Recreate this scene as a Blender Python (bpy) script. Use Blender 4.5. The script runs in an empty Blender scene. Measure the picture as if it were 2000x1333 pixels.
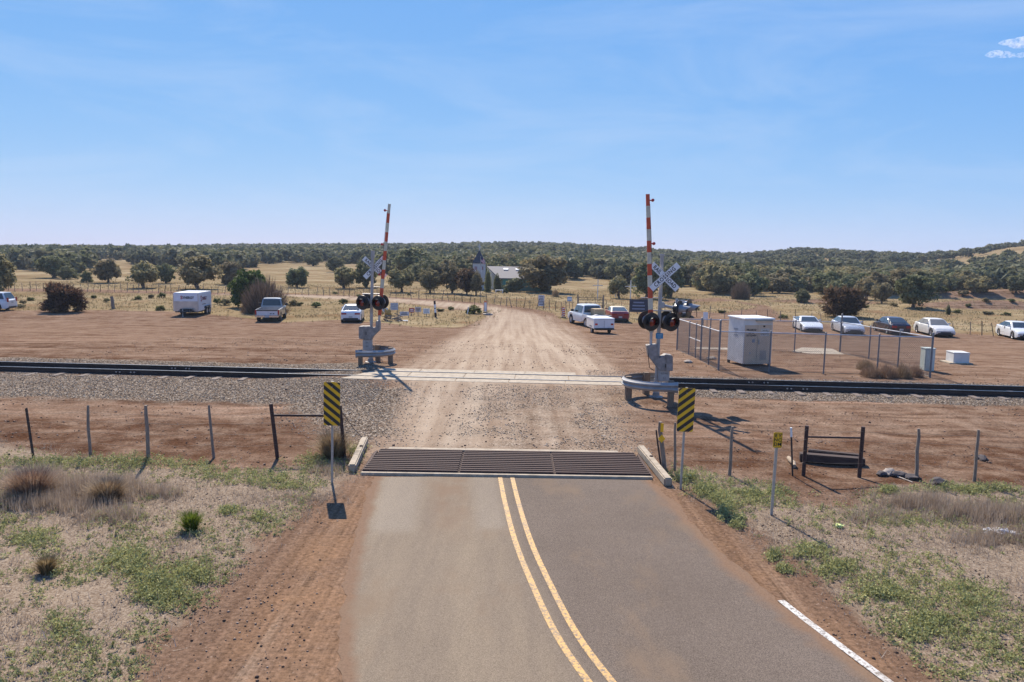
import bpy, bmesh, math, random
import numpy as np
from mathutils import Vector, Matrix, noise as mnoise

random.seed(7)
RS = np.random.RandomState(11)
SC = bpy.context.scene
COL = SC.collection
R = math.radians
PI = math.pi

# ---------------------------------------------------------------- camera model
FPX = 1480.0
CAMH = 5.0
HOR = 490.0
TH = math.atan((666.5 - HOR) / FPX)
_c, _s = math.cos(TH), math.sin(TH)
ROLL = R(0.9)
_rc, _rs = math.cos(ROLL), math.sin(ROLL)

def sstep(a, b, x):
    t = np.clip((x - a) / (b - a), 0, 1)
    return t * t * (3 - 2 * t)

def ray(px, py):
    ix, iy = (px - 1000) / FPX, -(py - 666.5) / FPX
    cx, cy = ix * _rc - iy * _rs, ix * _rs + iy * _rc
    return Vector((cx, _c + cy * _s, -_s + cy * _c))

def hor_px(px):
    return HOR + math.tan(ROLL) * (px - 1000)

# track frame: TP + TU along, TN away from the camera
def _flat(px, py):
    d = ray(px, py); t = -CAMH / d.z
    return np.array((d.x * t, d.y * t))
_a, _b = _flat(0, 725), _flat(2000, 775)
TA = math.atan2(_b[1] - _a[1], _b[0] - _a[0])
TP = _a + (_b - _a) * (-_a[0] / (_b[0] - _a[0]))
TU = np.array((math.cos(TA), math.sin(TA)))
TN = np.array((-math.sin(TA), math.cos(TA)))

RK = np.array([(-900, -1), (0, -.3), (250, 1.4), (400, 2.8), (560, 4.2), (700, 5.5), (950, 8.4), (1100, 9.0), (1250, 6.6), (1350, 3.6),
               (1430, 4.4), (1540, 9.2), (1600, 9.2), (1700, 7.8), (1790, 6.6), (1850, 8), (1900, 9.5), (1960, 12.5), (2100, 15), (2900, 15)])

def terr(x, y):
    x = np.asarray(x, float); y = np.asarray(y, float)
    d = np.hypot(x, y)
    px = 1000 + FPX * x / np.maximum(y, 1.0)
    px = np.where(y < 1, 1000 + np.sign(x) * 1900, px)
    zr = np.interp(px, RK[:, 0], RK[:, 1])
    d0 = np.interp(px, [0, 900, 1400, 2000], [150, 150, 125, 115])
    d1 = np.interp(px, [0, 900, 1600, 2000], [600, 620, 560, 480])
    z = zr * sstep(d0, d1, d) + np.maximum(d - 720, 0) * -0.008
    z = z * sstep(-1, 30, y)
    z = z - (1.3 + .55 * sstep(0, 32, x)) * sstep(33, 64, y)
    far = sstep(200, 400, d)
    z = z + far * 0.7 * (np.sin(x * .031 + 1.3) * np.sin(y * .023 + .4)) * sstep(30, 60, y)
    # crossing hump
    q = (x - TP[0]) * TN[0] + (y - TP[1]) * TN[1]
    a = (x - TP[0]) * TU[0] + (y - TP[1]) * TU[1]
    hump = 0.155 * (1 - sstep(1.7, 5.5, np.abs(q - .75))) * (1 - sstep(5.0, 8.5, np.abs(a + 1.3)))
    # ballast shoulder: raised beside the rails, sinking to the right of way
    z = z + hump
    off = sstep(5.2, 8.0, np.abs(x - .2)) * (1 - sstep(20, 30, y))
    z = z - 0.10 * off * sstep(8, 12, y)
    z = z + off * 0.05 * (np.sin(x * 1.7 + y * .6) * np.sin(y * 1.3 - x * .4))
    # dirt mounds on the right beyond the parked cars
    for (mx, my, sx, sy, h) in MOUNDS:
        z = z + h * np.exp(-((x - mx) / sx) ** 2 - ((y - my) / sy) ** 2)
    return z

MOUNDS = [(66, 104, 12, 2.6, 1.1), (84, 126, 20, 3.6, 1.5), (46, 112, 8, 3, .4), (98, 112, 14, 4, 1.2)]

def G(px, py, lift=0.0):
    """ground point seen at photograph pixel (px, py)"""
    d = ray(px, py)
    if d.z > -1e-4:
        d.z = -1e-4
    t = (CAMH + 2.6) / -d.z
    t = min(t, 900.0)
    tt = t * 1.05 * np.arange(0, 401) / 400
    below = CAMH + d.z * tt <= terr(d.x * tt, d.y * tt)
    i = int(np.argmax(below))
    if not below[i]:
        return Vector((d.x * t, d.y * t, float(terr(d.x * t, d.y * t)) + lift))
    a, b = tt[max(i - 1, 0)], tt[i]
    for _ in range(3):
        q = np.linspace(a, b, 17)
        k = int(np.argmax(CAMH + d.z * q <= terr(d.x * q, d.y * q)))
        a, b = q[max(k - 1, 0)], q[k]
    return Vector((d.x * b, d.y * b, float(terr(d.x * b, d.y * b)) + lift))

def scale_at(p):
    """photo pixels per metre at world point p"""
    depth = p.y * _c + (CAMH - p.z) * _s
    return FPX / depth

# ---------------------------------------------------------------- materials
def nodes_of(name):
    m = bpy.data.materials.new(name)
    m.use_nodes = True
    nt = m.node_tree
    b = nt.nodes['Principled BSDF']
    return m, nt, b

def N(nt, t, **kw):
    n = nt.nodes.new(t)
    for k, v in kw.items():
        setattr(n, k, v)
    return n

def rgba(c):
    return (c[0], c[1], c[2], 1.0)

def noise_node(nt, scale, detail=6, rough=.6, coord='Object', stretch=None):
    tc = N(nt, 'ShaderNodeTexCoord')
    src = tc.outputs[coord]
    if stretch:
        mp = N(nt, 'ShaderNodeMapping')
        mp.inputs['Scale'].default_value = stretch
        nt.links.new(src, mp.inputs[0]); src = mp.outputs[0]
    n = N(nt, 'ShaderNodeTexNoise')
    n.inputs['Scale'].default_value = scale
    n.inputs['Detail'].default_value = detail
    n.inputs['Roughness'].default_value = rough
    nt.links.new(src, n.inputs['Vector'])
    return n

def ramp(nt, src, stops):
    r = N(nt, 'ShaderNodeValToRGB')
    e = r.color_ramp.elements
    while len(e) < len(stops):
        e.new(.5)
    for i, (p, c) in enumerate(stops):
        e[i].position = p
        e[i].color = rgba(c) if hasattr(c, '__len__') else (c, c, c, 1)
    nt.links.new(src, r.inputs[0])
    return r

def mixc(nt, fac, a, b, mode='MIX'):
    m = N(nt, 'ShaderNodeMix', data_type='RGBA', blend_type=mode)
    for sock, v in ((m.inputs[0], fac), (m.inputs[6], a), (m.inputs[7], b)):
        if isinstance(v, (int, float)):
            sock.default_value = v
        elif isinstance(v, tuple):
            sock.default_value = rgba(v)
        else:
            nt.links.new(v, sock)
    return m.outputs[2]

def math_n(nt, op, a, b=None, clamp=False):
    m = N(nt, 'ShaderNodeMath', operation=op)
    m.use_clamp = clamp
    for i, v in enumerate((a, b)):
        if v is None:
            continue
        if isinstance(v, (int, float)):
            m.inputs[i].default_value = v
        else:
            nt.links.new(v, m.inputs[i])
    return m.outputs[0]

_mats = {}
def M(name, col, rough=.6, metal=0.0, var=.12, scale=8, bump=0.0, bscale=40, col2=None, thr=(.35, .7), coat=0.0, stretch=None, emit=None):
    if name in _mats:
        return _mats[name]
    m, nt, b = nodes_of(name)
    n = noise_node(nt, scale, stretch=stretch)
    c2 = col2 if col2 else tuple(c * (1 - 2.2 * var) for c in col)
    r = ramp(nt, n.outputs[0], [(thr[0], c2), (thr[1], col)])
    nt.links.new(r.outputs[0], b.inputs['Base Color'])
    b.inputs['Roughness'].default_value = rough
    b.inputs['Metallic'].default_value = metal
    if coat:
        b.inputs['Coat Weight'].default_value = coat
        b.inputs['Coat Roughness'].default_value = .08
    if bump:
        n2 = noise_node(nt, bscale, 8)
        bp = N(nt, 'ShaderNodeBump')
        bp.inputs['Strength'].default_value = bump
        bp.inputs['Distance'].default_value = .02
        nt.links.new(n2.outputs[0], bp.inputs['Height'])
        nt.links.new(bp.outputs[0], b.inputs['Normal'])
    if emit:
        b.inputs['Emission Color'].default_value = rgba(emit[0])
        b.inputs['Emission Strength'].default_value = emit[1]
    _mats[name] = m
    return m

# ---------------------------------------------------------------- mesh helpers
class MB:
    def __init__(s):
        s.v = []; s.f = []; s.m = []
    def add(s, vs, fs, mi=0):
        o = len(s.v)
        s.v += [tuple(v) for v in vs]
        for f in fs:
            s.f.append(tuple(i + o for i in f)); s.m.append(mi)
        return s
    def box(s, c, size, mi=0, rot=None, top=1.0):
        x, y, z = size[0] / 2, size[1] / 2, size[2] / 2
        vs = [Vector((a * x * (top if k > 0 else 1), b * y * (top if k > 0 else 1), k * z)) for k in (-1, 1) for b in (-1, 1) for a in (-1, 1)]
        if rot is not None:
            vs = [rot @ v for v in vs]
        vs = [v + Vector(c) for v in vs]
        return s.add(vs, [(0, 2, 3, 1), (4, 5, 7, 6), (0, 1, 5, 4), (2, 6, 7, 3), (0, 4, 6, 2), (1, 3, 7, 5)], mi)
    def tube(s, p0, p1, r0, r1=None, n=8, mi=0, caps=True):
        r1 = r0 if r1 is None else r1
        p0, p1 = Vector(p0), Vector(p1)
        d = (p1 - p0).normalized()
        a = d.orthogonal().normalized(); b = d.cross(a)
        vs = []
        for p, r in ((p0, r0), (p1, r1)):
            for i in range(n):
                t = 2 * PI * i / n
                vs.append(p + (a * math.cos(t) + b * math.sin(t)) * r)
        fs = [(i, (i + 1) % n, n + (i + 1) % n, n + i) for i in range(n)]
        if caps:
            fs += [tuple(range(n - 1, -1, -1)), tuple(range(n, 2 * n))]
        return s.add(vs, fs, mi)
    def path(s, pts, r, n=6, mi=0, closed_caps=True):
        """tube along points with radius list or value"""
        pts = [Vector(p) for p in pts]
        rs = r if hasattr(r, '__len__') else [r] * len(pts)
        vs = []; up = None
        for i, p in enumerate(pts):
            d = (pts[min(i + 1, len(pts) - 1)] - pts[max(i - 1, 0)]).normalized()
            if up is None:
                up = d.orthogonal().normalized()
            a = (up - d * up.dot(d)).normalized(); up = a
            b = d.cross(a)
            for k in range(n):
                t = 2 * PI * k / n
                vs.append(p + (a * math.cos(t) + b * math.sin(t)) * rs[i])
        fs = []
        for i in range(len(pts) - 1):
            for k in range(n):
                fs.append((i * n + k, i * n + (k + 1) % n, (i + 1) * n + (k + 1) % n, (i + 1) * n + k))
        fs += [tuple(range(n - 1, -1, -1)), tuple(range((len(pts) - 1) * n, len(pts) * n))]
        return s.add(vs, fs, mi)
    def prism(s, poly, d, frame=None, mi=0):
        """polygon in the XZ plane (list of (x,z)) extruded from y=-d/2 to d/2; frame: Matrix"""
        n = len(poly)
        vs = [Vector((x, -d / 2, z)) for x, z in poly] + [Vector((x, d / 2, z)) for x, z in poly]
        if frame is not None:
            vs = [frame @ v for v in vs]
        fs = [tuple(range(n)), tuple(range(2 * n - 1, n - 1, -1))] + [(i, i + n, (i + 1) % n + n, (i + 1) % n) for i in range(n)]
        return s.add(vs, fs, mi)
    def lathe(s, prof, n=20, frame=None, mi=0):
        """profile [(r,z)] about Z"""
        vs = []
        for r, z in prof:
            for i in range(n):
                t = 2 * PI * i / n
                vs.append(Vector((r * math.cos(t), r * math.sin(t), z)))
        if frame is not None:
            vs = [frame @ v for v in vs]
        fs = []
        for j in range(len(prof) - 1):
            for i in range(n):
                fs.append((j * n + i, j * n + (i + 1) % n, (j + 1) * n + (i + 1) % n, (j + 1) * n + i))
        return s.add(vs, fs, mi)
    def build(s, name, mats, parent=None, smooth=None, bevel=0.0):
        me = bpy.data.meshes.new(name)
        me.from_pydata(s.v, [], s.f)
        mats = mats if isinstance(mats, (list, tuple)) else [mats]
        for m in mats:
            me.materials.append(m)
        if len(mats) > 1:
            me.polygons.foreach_set('material_index', s.m)
        if bevel or smooth is not None:
            bm = bmesh.new(); bm.from_mesh(me)
            if bevel:
                bmesh.ops.bevel(bm, geom=[e for e in bm.edges if len(e.link_faces) == 2 and e.calc_face_angle(0) > .6],
                                offset=bevel, segments=2, affect='EDGES', clamp_overlap=True)
            bmesh.ops.recalc_face_normals(bm, faces=bm.faces)
            bm.to_mesh(me); bm.free()
        if smooth is not None:
            me.polygons.foreach_set('use_smooth', [True] * len(me.polygons))
            me.set_sharp_from_angle(angle=R(smooth))
        me.update()
        o = bpy.data.objects.new(name, me)
        COL.objects.link(o)
        if parent is not None:
            o.parent = parent
        return o

def tag(o, label=None, cat=None, group=None, kind=None):
    if label: o['label'] = label
    if cat: o['category'] = cat
    if group: o['group'] = group
    if kind: o['kind'] = kind
    return o

def thing(name, label, cat, loc=(0, 0, 0), rz=0.0, group=None, scale=None):
    o = bpy.data.objects.new(name, None)
    o.empty_display_size = .2
    COL.objects.link(o)
    o.location = loc
    o.rotation_euler = (0, 0, rz)
    if scale:
        o.scale = (scale,) * 3 if not hasattr(scale, '__len__') else scale
    return tag(o, label, cat, group)

def tri_mesh(name, V, F, mats, attrs=None, parent=None, smooth=False):
    me = bpy.data.meshes.new(name)
    V = np.ascontiguousarray(V, np.float32); F = np.ascontiguousarray(F, np.int32)
    k = F.shape[1]
    me.vertices.add(len(V)); me.vertices.foreach_set('co', V.ravel())
    me.loops.add(F.size); me.loops.foreach_set('vertex_index', F.ravel())
    me.polygons.add(len(F))
    me.polygons.foreach_set('loop_start', np.arange(0, F.size, k, dtype=np.int32))
    me.polygons.foreach_set('loop_total', np.full(len(F), k, np.int32))
    if smooth:
        me.polygons.foreach_set('use_smooth', np.ones(len(F), bool))
    for m in (mats if isinstance(mats, (list, tuple)) else [mats]):
        me.materials.append(m)
    me.update(calc_edges=True)
    for an, (dom, arr) in (attrs or {}).items():
        a = me.attributes.new(an, 'FLOAT', dom)
        a.data.foreach_set('value', np.ascontiguousarray(arr, np.float32))
    o = bpy.data.objects.new(name, me)
    COL.objects.link(o)
    if parent is not None:
        o.parent = parent
    return o

def text_mesh(name, body, size, mat, parent, loc=(0, 0, 0), rot=(PI / 2, 0, 0), extrude=.002, squash=1.0, spacing=1.0, align='CENTER', bold=0.0):
    cu = bpy.data.curves.new(name, 'FONT')
    cu.body = body; cu.size = size; cu.extrude = extrude; cu.align_x = align; cu.align_y = 'CENTER'
    cu.space_character = spacing; cu.resolution_u = 3
    if bold:
        cu.offset = bold
    tmp = bpy.data.objects.new(name + '_tmp', cu)
    COL.objects.link(tmp)
    dg = bpy.context.evaluated_depsgraph_get()
    me = bpy.data.meshes.new_from_object(tmp.evaluated_get(dg))
    bpy.data.objects.remove(tmp); bpy.data.curves.remove(cu)
    me.name = name
    for v in me.vertices:
        v.co.x *= squash
    me.materials.clear(); me.materials.append(mat)
    o = bpy.data.objects.new(name, me)
    COL.objects.link(o)
    o.parent = parent; o.location = loc; o.rotation_euler = rot
    return o

def link_copy(o, parent):
    c = o.copy(); COL.objects.link(c); c.parent = parent
    return c

def copy_tree(o, parent=None):
    c = o.copy(); COL.objects.link(c)
    if parent is not None:
        c.parent = parent
    for ch in list(o.children):
        copy_tree(ch, c)
    return c

# ---------------------------------------------------------------- polygons
def poly_sd(poly, X, Y):
    """signed distance (positive inside) from points to polygon"""
    P = np.array([(p[0], p[1]) for p in poly], float)
    dmin = np.full(X.shape, 1e9); ins = np.zeros(X.shape, bool)
    n = len(P)
    for i in range(n):
        a = P[i]; b = P[(i + 1) % n]
        ab = b - a
        t = np.clip(((X - a[0]) * ab[0] + (Y - a[1]) * ab[1]) / max(ab @ ab, 1e-9), 0, 1)
        dmin = np.minimum(dmin, np.hypot(X - a[0] - t * ab[0], Y - a[1] - t * ab[1]))
        c = (a[1] > Y) != (b[1] > Y)
        with np.errstate(divide='ignore', invalid='ignore'):
            xx = ab[0] * (Y - a[1]) / (ab[1] if abs(ab[1]) > 1e-12 else 1e-12) + a[0]
        ins ^= c & (X < xx)
    return np.where(ins, dmin, -dmin)

def W(pts):
    return [G(*p) for p in pts]

# ================================================================ GROUND
def grow(a, b, s0, k):
    """coordinates from a outward to b: spacing s0 growing by factor k of the distance"""
    out = [a]; s = s0
    while out[-1] < b:
        out.append(out[-1] + s); s = s0 + k * (out[-1] - a)
    return out

gx = grow(16, 1500, .22, .035)
xs = np.array([-v for v in gx[::-1]] + list(np.arange(-15.8, 15.9, .2)) + gx)
ys = np.array([-v for v in grow(0, 80, .5, .1)[::-1]] + list(np.arange(.5, 5, .5)) + list(np.arange(5, 34, .17)) + grow(34, 1500, .22, .012))
GX, GY = np.meshgrid(xs, ys)
GXf, GYf = GX.ravel(), GY.ravel()
GZf = terr(GXf, GYf)
V = np.stack([GXf, GYf, GZf], 1)
nx, ny = len(xs), len(ys)
ii = np.arange(nx * ny).reshape(ny, nx)
F = np.stack([ii[:-1, :-1].ravel(), ii[:-1, 1:].ravel(), ii[1:, 1:].ravel(), ii[1:, :-1].ravel()], 1)

def pw(pts):
    return [(p.x, p.y) for p in W(pts)]

# grass verges in the foreground
CTR0 = pw([(988, 931), (1000, 985), (1022, 1060), (1056, 1140), (1106, 1240), (1172, 1333), (1290, 1480)])
VEG_L = pw([(-700, 868), (0, 868), (200, 900), (330, 915), (420, 920), (560, 915), (690, 898), (700, 930), (640, 960), (540, 1040), (450, 1120), (340, 1200), (250, 1320), (170, 1440)]) + [(-5.6, 5.0), (-30, 5.0)]
VEG_R = pw([(1300, 905), (1420, 935), (1520, 950), (1560, 985), (1640, 990), (1720, 955), (1850, 945), (2060, 955), (2900, 985)]) + [(30, 5)] + [(6.5, 5)] + pw([(1930, 1400), (1800, 1300), (1600, 1130), (1440, 1015), (1340, 950)])
# dry field beyond the dirt lot
FIELD = pw([(-1500, 600), (0, 607), (200, 606), (340, 609), (450, 618), (560, 630), (660, 625), (760, 632), (820, 640), (900, 640), (948, 622), (960, 606), (900, 607), (800, 594), (720, 588), (560, 579),
            (420, 577), (200, 572), (-300, 566), (-300, 560), (200, 566), (420, 572), (560, 574), (720, 578), (840, 584), (940, 592), (1040, 603), (1080, 612), (1100, 627), (1140, 620), (1230, 632), (1330, 625),
            (1350, 608), (1410, 612), (1480, 600), (1430, 588), (1350, 590), (1300, 592), (1300, 588), (1400, 582), (1500, 598), (1540, 625), (1600, 632), (1700, 640), (1800, 648), (1940, 655), (2060, 668), (3400, 735)]) + [(900, 130), (1400, 1400), (-1400, 1400), (-900, 200)]
LANE = pw([(730, 886), (1240, 890), (1230, 760), (1225, 735), (1180, 690), (1125, 645), (1075, 618), (960, 597), (840, 588), (720, 580), (560, 576), (420, 574), (420, 577), (560, 581), (720, 588), (830, 596), (920, 608), (950, 620), (915, 645), (850, 680), (790, 720), (770, 760)])
BRIGHT = pw([(770, 885), (980, 885), (985, 800), (1000, 755), (1185, 745), (1150, 695), (1105, 655), (1055, 625), (1000, 606), (930, 596), (840, 588), (720, 580), (560, 576), (560, 580), (720, 587), (830, 595), (915, 606), (945, 620), (915, 650), (860, 690), (800, 740)])
GREY = pw([(880, 885), (1250, 892), (1215, 760), (930, 752)])
def track_poly(u0, u1, q0, q1):
    return [tuple(TP + TU * u + TN * q) for u, q in ((u0, q0), (u1, q0), (u1, q1), (u0, q1))]
BALL = [(track_poly(-200, -5.2, -4.6, -.2), .9), (track_poly(-200, -5.6, 0, 3.6), .5), (track_poly(6.0, 200, -1.7, 0), .5), (track_poly(5.5, 200, 0, 2.7), .35)]
BALL_X = pw([(560, 800), (700, 875), (760, 860), (800, 765), (720, 745), (600, 745)])
TIREL = pw([(250, 1500), (640, 1000), (735, 925), (760, 930), (735, 1000), (715, 1333), (700, 1500)])
SIDE_R = pw([(1275, 935), (1300, 950), (1420, 1050), (1560, 1160), (1730, 1290), (1800, 1400), (1700, 1400), (1500, 1180), (1380, 1060)])

def m01(poly, soft):
    return np.clip(poly_sd(poly, GXf, GYf) / (2 * soft) + .5, 0, 1)

dgv = np.hypot(GXf, GYf)
a_veg = np.maximum(m01(VEG_L, .55), m01(VEG_R, .5))
sd = poly_sd(FIELD, GXf, GYf)
a_field = np.clip(sd / (0.02 * dgv + .5) + .5, 0, 1)
for (mx, my, sx, sy, h) in MOUNDS:
    a_field = a_field * (1 - np.clip(2.2 * np.exp(-((GXf - mx) / sx) ** 2 - ((GYf - my + 1.2) / sy) ** 2) - .3, 0, 1))
a_lane = np.clip(poly_sd(LANE, GXf, GYf) / (.008 * dgv + 1.1) + .35, 0, 1)
a_bright = m01(BRIGHT, 1.0)
a_grey = m01(GREY, 1.0)
a_ball = np.zeros_like(GXf)
for p, s in BALL:
    a_ball = np.maximum(a_ball, m01(p, s))
a_ball = np.maximum(a_ball, m01(BALL_X, 1.1))
rd = np.full(GXf.shape, 99.0)
_nr = (GYf > -3) & (GYf < 19) & (np.abs(GXf) < 14)
for c in CTR0: rd[_nr] = np.minimum(rd[_nr], np.hypot(GXf[_nr] - c[0], GYf[_nr] - c[1]))
a_shoulder = (1 - sstep(5.5, 7.5, rd)) * (1 - sstep(14.5, 17.5, GYf))
DAMP = [pw([(-900, 822), (0, 815), (640, 822), (700, 880), (560, 905), (0, 885), (-900, 885)]), pw([(1290, 865), (1480, 850), (2000, 860), (2900, 870), (2900, 960), (2000, 960), (1640, 990), (1500, 940), (1300, 905)]),
        track_poly(-60, -7, 3.0, 4.6), track_poly(-60, -7, 7.5, 8.6)]
a_damp = np.zeros_like(GXf)
for p in DAMP: a_damp = np.maximum(a_damp, m01(p, .6))
a_side = np.maximum(m01(TIREL, .35), m01(SIDE_R, .25))

def ground_material():
    m, nt, b = nodes_of('earth')
    L = nt.links.new
    def at(n):
        return N(nt, 'ShaderNodeAttribute', attribute_name=n).outputs['Fac']
    big = noise_node(nt, .16, 5, .6)
    mid = noise_node(nt, 1.1, 6, .65)
    fine = noise_node(nt, 14, 6, .75)
    grit = noise_node(nt, 70, 3, .7)
    streak = noise_node(nt, 1.0, 5, .65, stretch=(.16, 1.6, 1))
    streak2 = noise_node(nt, 1.0, 4, .6, stretch=(2.0, .07, 1))
    rut = noise_node(nt, 1.0, 4, .6, stretch=(9, .12, 1))
    # bare dirt
    dirt = ramp(nt, big.outputs[0], [(.3, (.100, .056, .036)), (.5, (.142, .086, .056)), (.72, (.19, .122, .084))]).outputs[0]
    dirt = mixc(nt, .55, dirt, ramp(nt, streak.outputs[0], [(.36, (.075, .039, .024)), (.5, (.155, .091, .058)), (.64, (.28, .184, .126))]).outputs[0])
    lot = noise_node(nt, 1.0, 5, .7, stretch=(.05, 3.2, 1))
    dirt = mixc(nt, .8, dirt, ramp(nt, lot.outputs[0], [(.34, .50), (.47, .95), (.56, 1.05), (.68, 1.6)]).outputs[0], 'MULTIPLY')
    dirt = mixc(nt, math_n(nt, 'MULTIPLY', ramp(nt, mid.outputs[0], [(.40, 0.0), (.68, .75)]).outputs[0], 1.0), dirt, (.265, .185, .130))
    speck = ramp(nt, fine.outputs[0], [(.3, .30), (.5, 1.0), (.68, 1.55)]).outputs[0]
    dirt = mixc(nt, .9, dirt, speck, 'MULTIPLY')
    # scattered pale stones
    vs = N(nt, 'ShaderNodeTexVoronoi'); vs.inputs['Scale'].default_value = 9
    tc = N(nt, 'ShaderNodeTexCoord'); L(tc.outputs['Object'], vs.inputs['Vector'])
    peb = ramp(nt, vs.outputs['Distance'], [(.10, 1.0), (.17, 0.0)]).outputs[0]
    sel = ramp(nt, vs.outputs['Color'], [(.55, 0.0), (.6, 1.0)]).outputs[0]
    pebf = math_n(nt, 'MULTIPLY', math_n(nt, 'MULTIPLY', peb, sel), .8)
    # wheel-worn shoulders run with the road, not across it
    sh = mixc(nt, .5, ramp(nt, streak2.outputs[0], [(.34, (.095, .054, .034)), (.48, (.155, .096, .064)), (.58, (.20, .130, .088)), (.68, (.36, .265, .19))]).outputs[0], (.155, .096, .062))
    sh = mixc(nt, .9, sh, speck, 'MULTIPLY')
    sh = mixc(nt, math_n(nt, 'MULTIPLY', at('side'), .9), sh, ramp(nt, rut.outputs[0], [(.35, .45), (.5, 1.0), (.62, 1.35)]).outputs[0], 'MULTIPLY')
    dirt = mixc(nt, at('shoulder'), dirt, sh)
    dirt = mixc(nt, math_n(nt, 'MULTIPLY', at('damp'), ramp(nt, mid.outputs[0], [(.3, .95), (.62, .25)]).outputs[0]), dirt, mixc(nt, .9, (.075, .035, .019), speck, 'MULTIPLY'))
    dirt = mixc(nt, pebf, dirt, (.30, .22, .165))
    v3 = N(nt, 'ShaderNodeTexVoronoi'); v3.inputs['Scale'].default_value = 24
    L(tc.outputs['Object'], v3.inputs['Vector'])
    p3 = math_n(nt, 'MULTIPLY', ramp(nt, v3.outputs['Distance'], [(.16, 1.0), (.26, 0.0)]).outputs[0], ramp(nt, v3.outputs['Color'], [(.5, 0.0), (.55, 1.0)]).outputs[0])
    p3 = math_n(nt, 'MULTIPLY', p3, ramp(nt, noise_node(nt, .5, 4, .6).outputs[0], [(.4, .15), (.62, .9)]).outputs[0])
    dirt = mixc(nt, p3, dirt, ramp(nt, v3.outputs['Color'], [(.3, (.05, .03, .022)), (.6, (.17, .11, .075)), (.9, (.38, .30, .235))]).outputs[0])
    # travelled lane
    lane = ramp(nt, streak2.outputs[0], [(.30, (.225, .156, .106)), (.5, (.30, .222, .158)), (.70, (.39, .305, .226))]).outputs[0]
    lane = mixc(nt, .7, lane, speck, 'MULTIPLY')
    lf = math_n(nt, 'MULTIPLY', at('lane'), ramp(nt, mid.outputs[0], [(.25, .35), (.6, 1.0)]).outputs[0])
    col = mixc(nt, lf, dirt, lane)
    bf = math_n(nt, 'MULTIPLY', at('bright'), ramp(nt, streak2.outputs[0], [(.30, .15), (.7, .75)]).outputs[0])
    col = mixc(nt, bf, col, (.40, .315, .23))
    col = mixc(nt, math_n(nt, 'MULTIPLY', at('side'), ramp(nt, mid.outputs[0], [(.35, .1), (.6, .75)]).outputs[0]), col, mixc(nt, .8, (.235, .137, .078), speck, 'MULTIPLY'))
    # crushed stone: ballast and the grey mix in the crossing
    vb = N(nt, 'ShaderNodeTexVoronoi'); vb.inputs['Scale'].default_value = 21
    L(tc.outputs['Object'], vb.inputs['Vector'])
    stone = ramp(nt, vb.outputs['Color'], [(.12, (.045, .031, .023)), (.4, (.20, .146, .104)), (.65, (.345, .265, .195)), (.92, (.63, .53, .42))]).outputs[0]
    edge = ramp(nt, vb.outputs['Distance'], [(.28, 1.0), (.62, .38)]).outputs[0]
    stone = mixc(nt, .85, stone, edge, 'MULTIPLY')
    bfac = ramp(nt, math_n(nt, 'ADD', at('ballast'), math_n(nt, 'MULTIPLY', math_n(nt, 'SUBTRACT', mid.outputs[0], .5), 1.3)), [(.36, 0.0), (.70, 1.0)]).outputs[0]
    gfac = math_n(nt, 'MULTIPLY', at('greymix'), ramp(nt, noise_node(nt, .9, 7, .7).outputs[0], [(.38, 0.0), (.66, .7)]).outputs[0])
    sf = math_n(nt, 'MAXIMUM', bfac, gfac)
    col = mixc(nt, sf, col, stone)
    # verge: dead straw litter over dirt
    straw = ramp(nt, noise_node(nt, 26, 7, .8, stretch=(1, .8, 1)).outputs[0], [(.32, (.085, .052, .033)), (.48, (.215, .160, .112)), (.64, (.39, .315, .235))]).outputs[0]
    vfac = ramp(nt, math_n(nt, 'ADD', at('veg'), math_n(nt, 'MULTIPLY', math_n(nt, 'SUBTRACT', noise_node(nt, .75, 6, .65).outputs[0], .5), 1.7)), [(.42, 0.0), (.72, 1.0)]).outputs[0]
    col = mixc(nt, math_n(nt, 'MULTIPLY', vfac, .92), col, straw)
    # dry field
    fld = ramp(nt, noise_node(nt, .06, 6, .65).outputs[0], [(.32, (.165, .115, .062)), (.5, (.245, .182, .102)), (.68, (.33, .26, .16))]).outputs[0]
    fld = mixc(nt, .75, fld, ramp(nt, noise_node(nt, 2.2, 7, .8, stretch=(.6, 1, 1)).outputs[0], [(.28, .45), (.5, 1.0), (.7, 1.25)]).outputs[0], 'MULTIPLY')
    fld = mixc(nt, ramp(nt, noise_node(nt, .25, 6, .7).outputs[0], [(.52, 0.0), (.66, .75)]).outputs[0], fld, (.17, .092, .048))
    fld = mixc(nt, ramp(nt, noise_node(nt, .45, 6, .75).outputs[0], [(.56, 0.0), (.66, .7)]).outputs[0], fld, (.10, .095, .036))
    ffac = ramp(nt, math_n(nt, 'ADD', at('field'), math_n(nt, 'MULTIPLY', math_n(nt, 'SUBTRACT', noise_node(nt, .5, 7, .7).outputs[0], .5), .8)), [(.4, 0.0), (.6, 1.0)]).outputs[0]
    col = mixc(nt, ffac, col, fld)
    L(col, b.inputs['Base Color'])
    b.inputs['Roughness'].default_value = .95
    b.inputs['Specular IOR Level'].default_value = 0.0
    h = math_n(nt, 'ADD', math_n(nt, 'MULTIPLY', fine.outputs[0], .6), math_n(nt, 'MULTIPLY', grit.outputs[0], .25))
    hs = math_n(nt, 'MULTIPLY', math_n(nt, 'SUBTRACT', 1.0, vb.outputs['Distance']), math_n(nt, 'MULTIPLY', sf, 2.0))
    h = math_n(nt, 'ADD', h, hs)
    h = math_n(nt, 'ADD', h, math_n(nt, 'MULTIPLY', mid.outputs[0], 1.5))
    h = math_n(nt, 'ADD', h, math_n(nt, 'MULTIPLY', streak.outputs[0], 1.6))
    bp = N(nt, 'ShaderNodeBump'); bp.inputs['Strength'].default_value = .65; bp.inputs['Distance'].default_value = .03
    L(h, bp.inputs['Height']); L(bp.outputs[0], b.inputs['Normal'])
    return m

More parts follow.
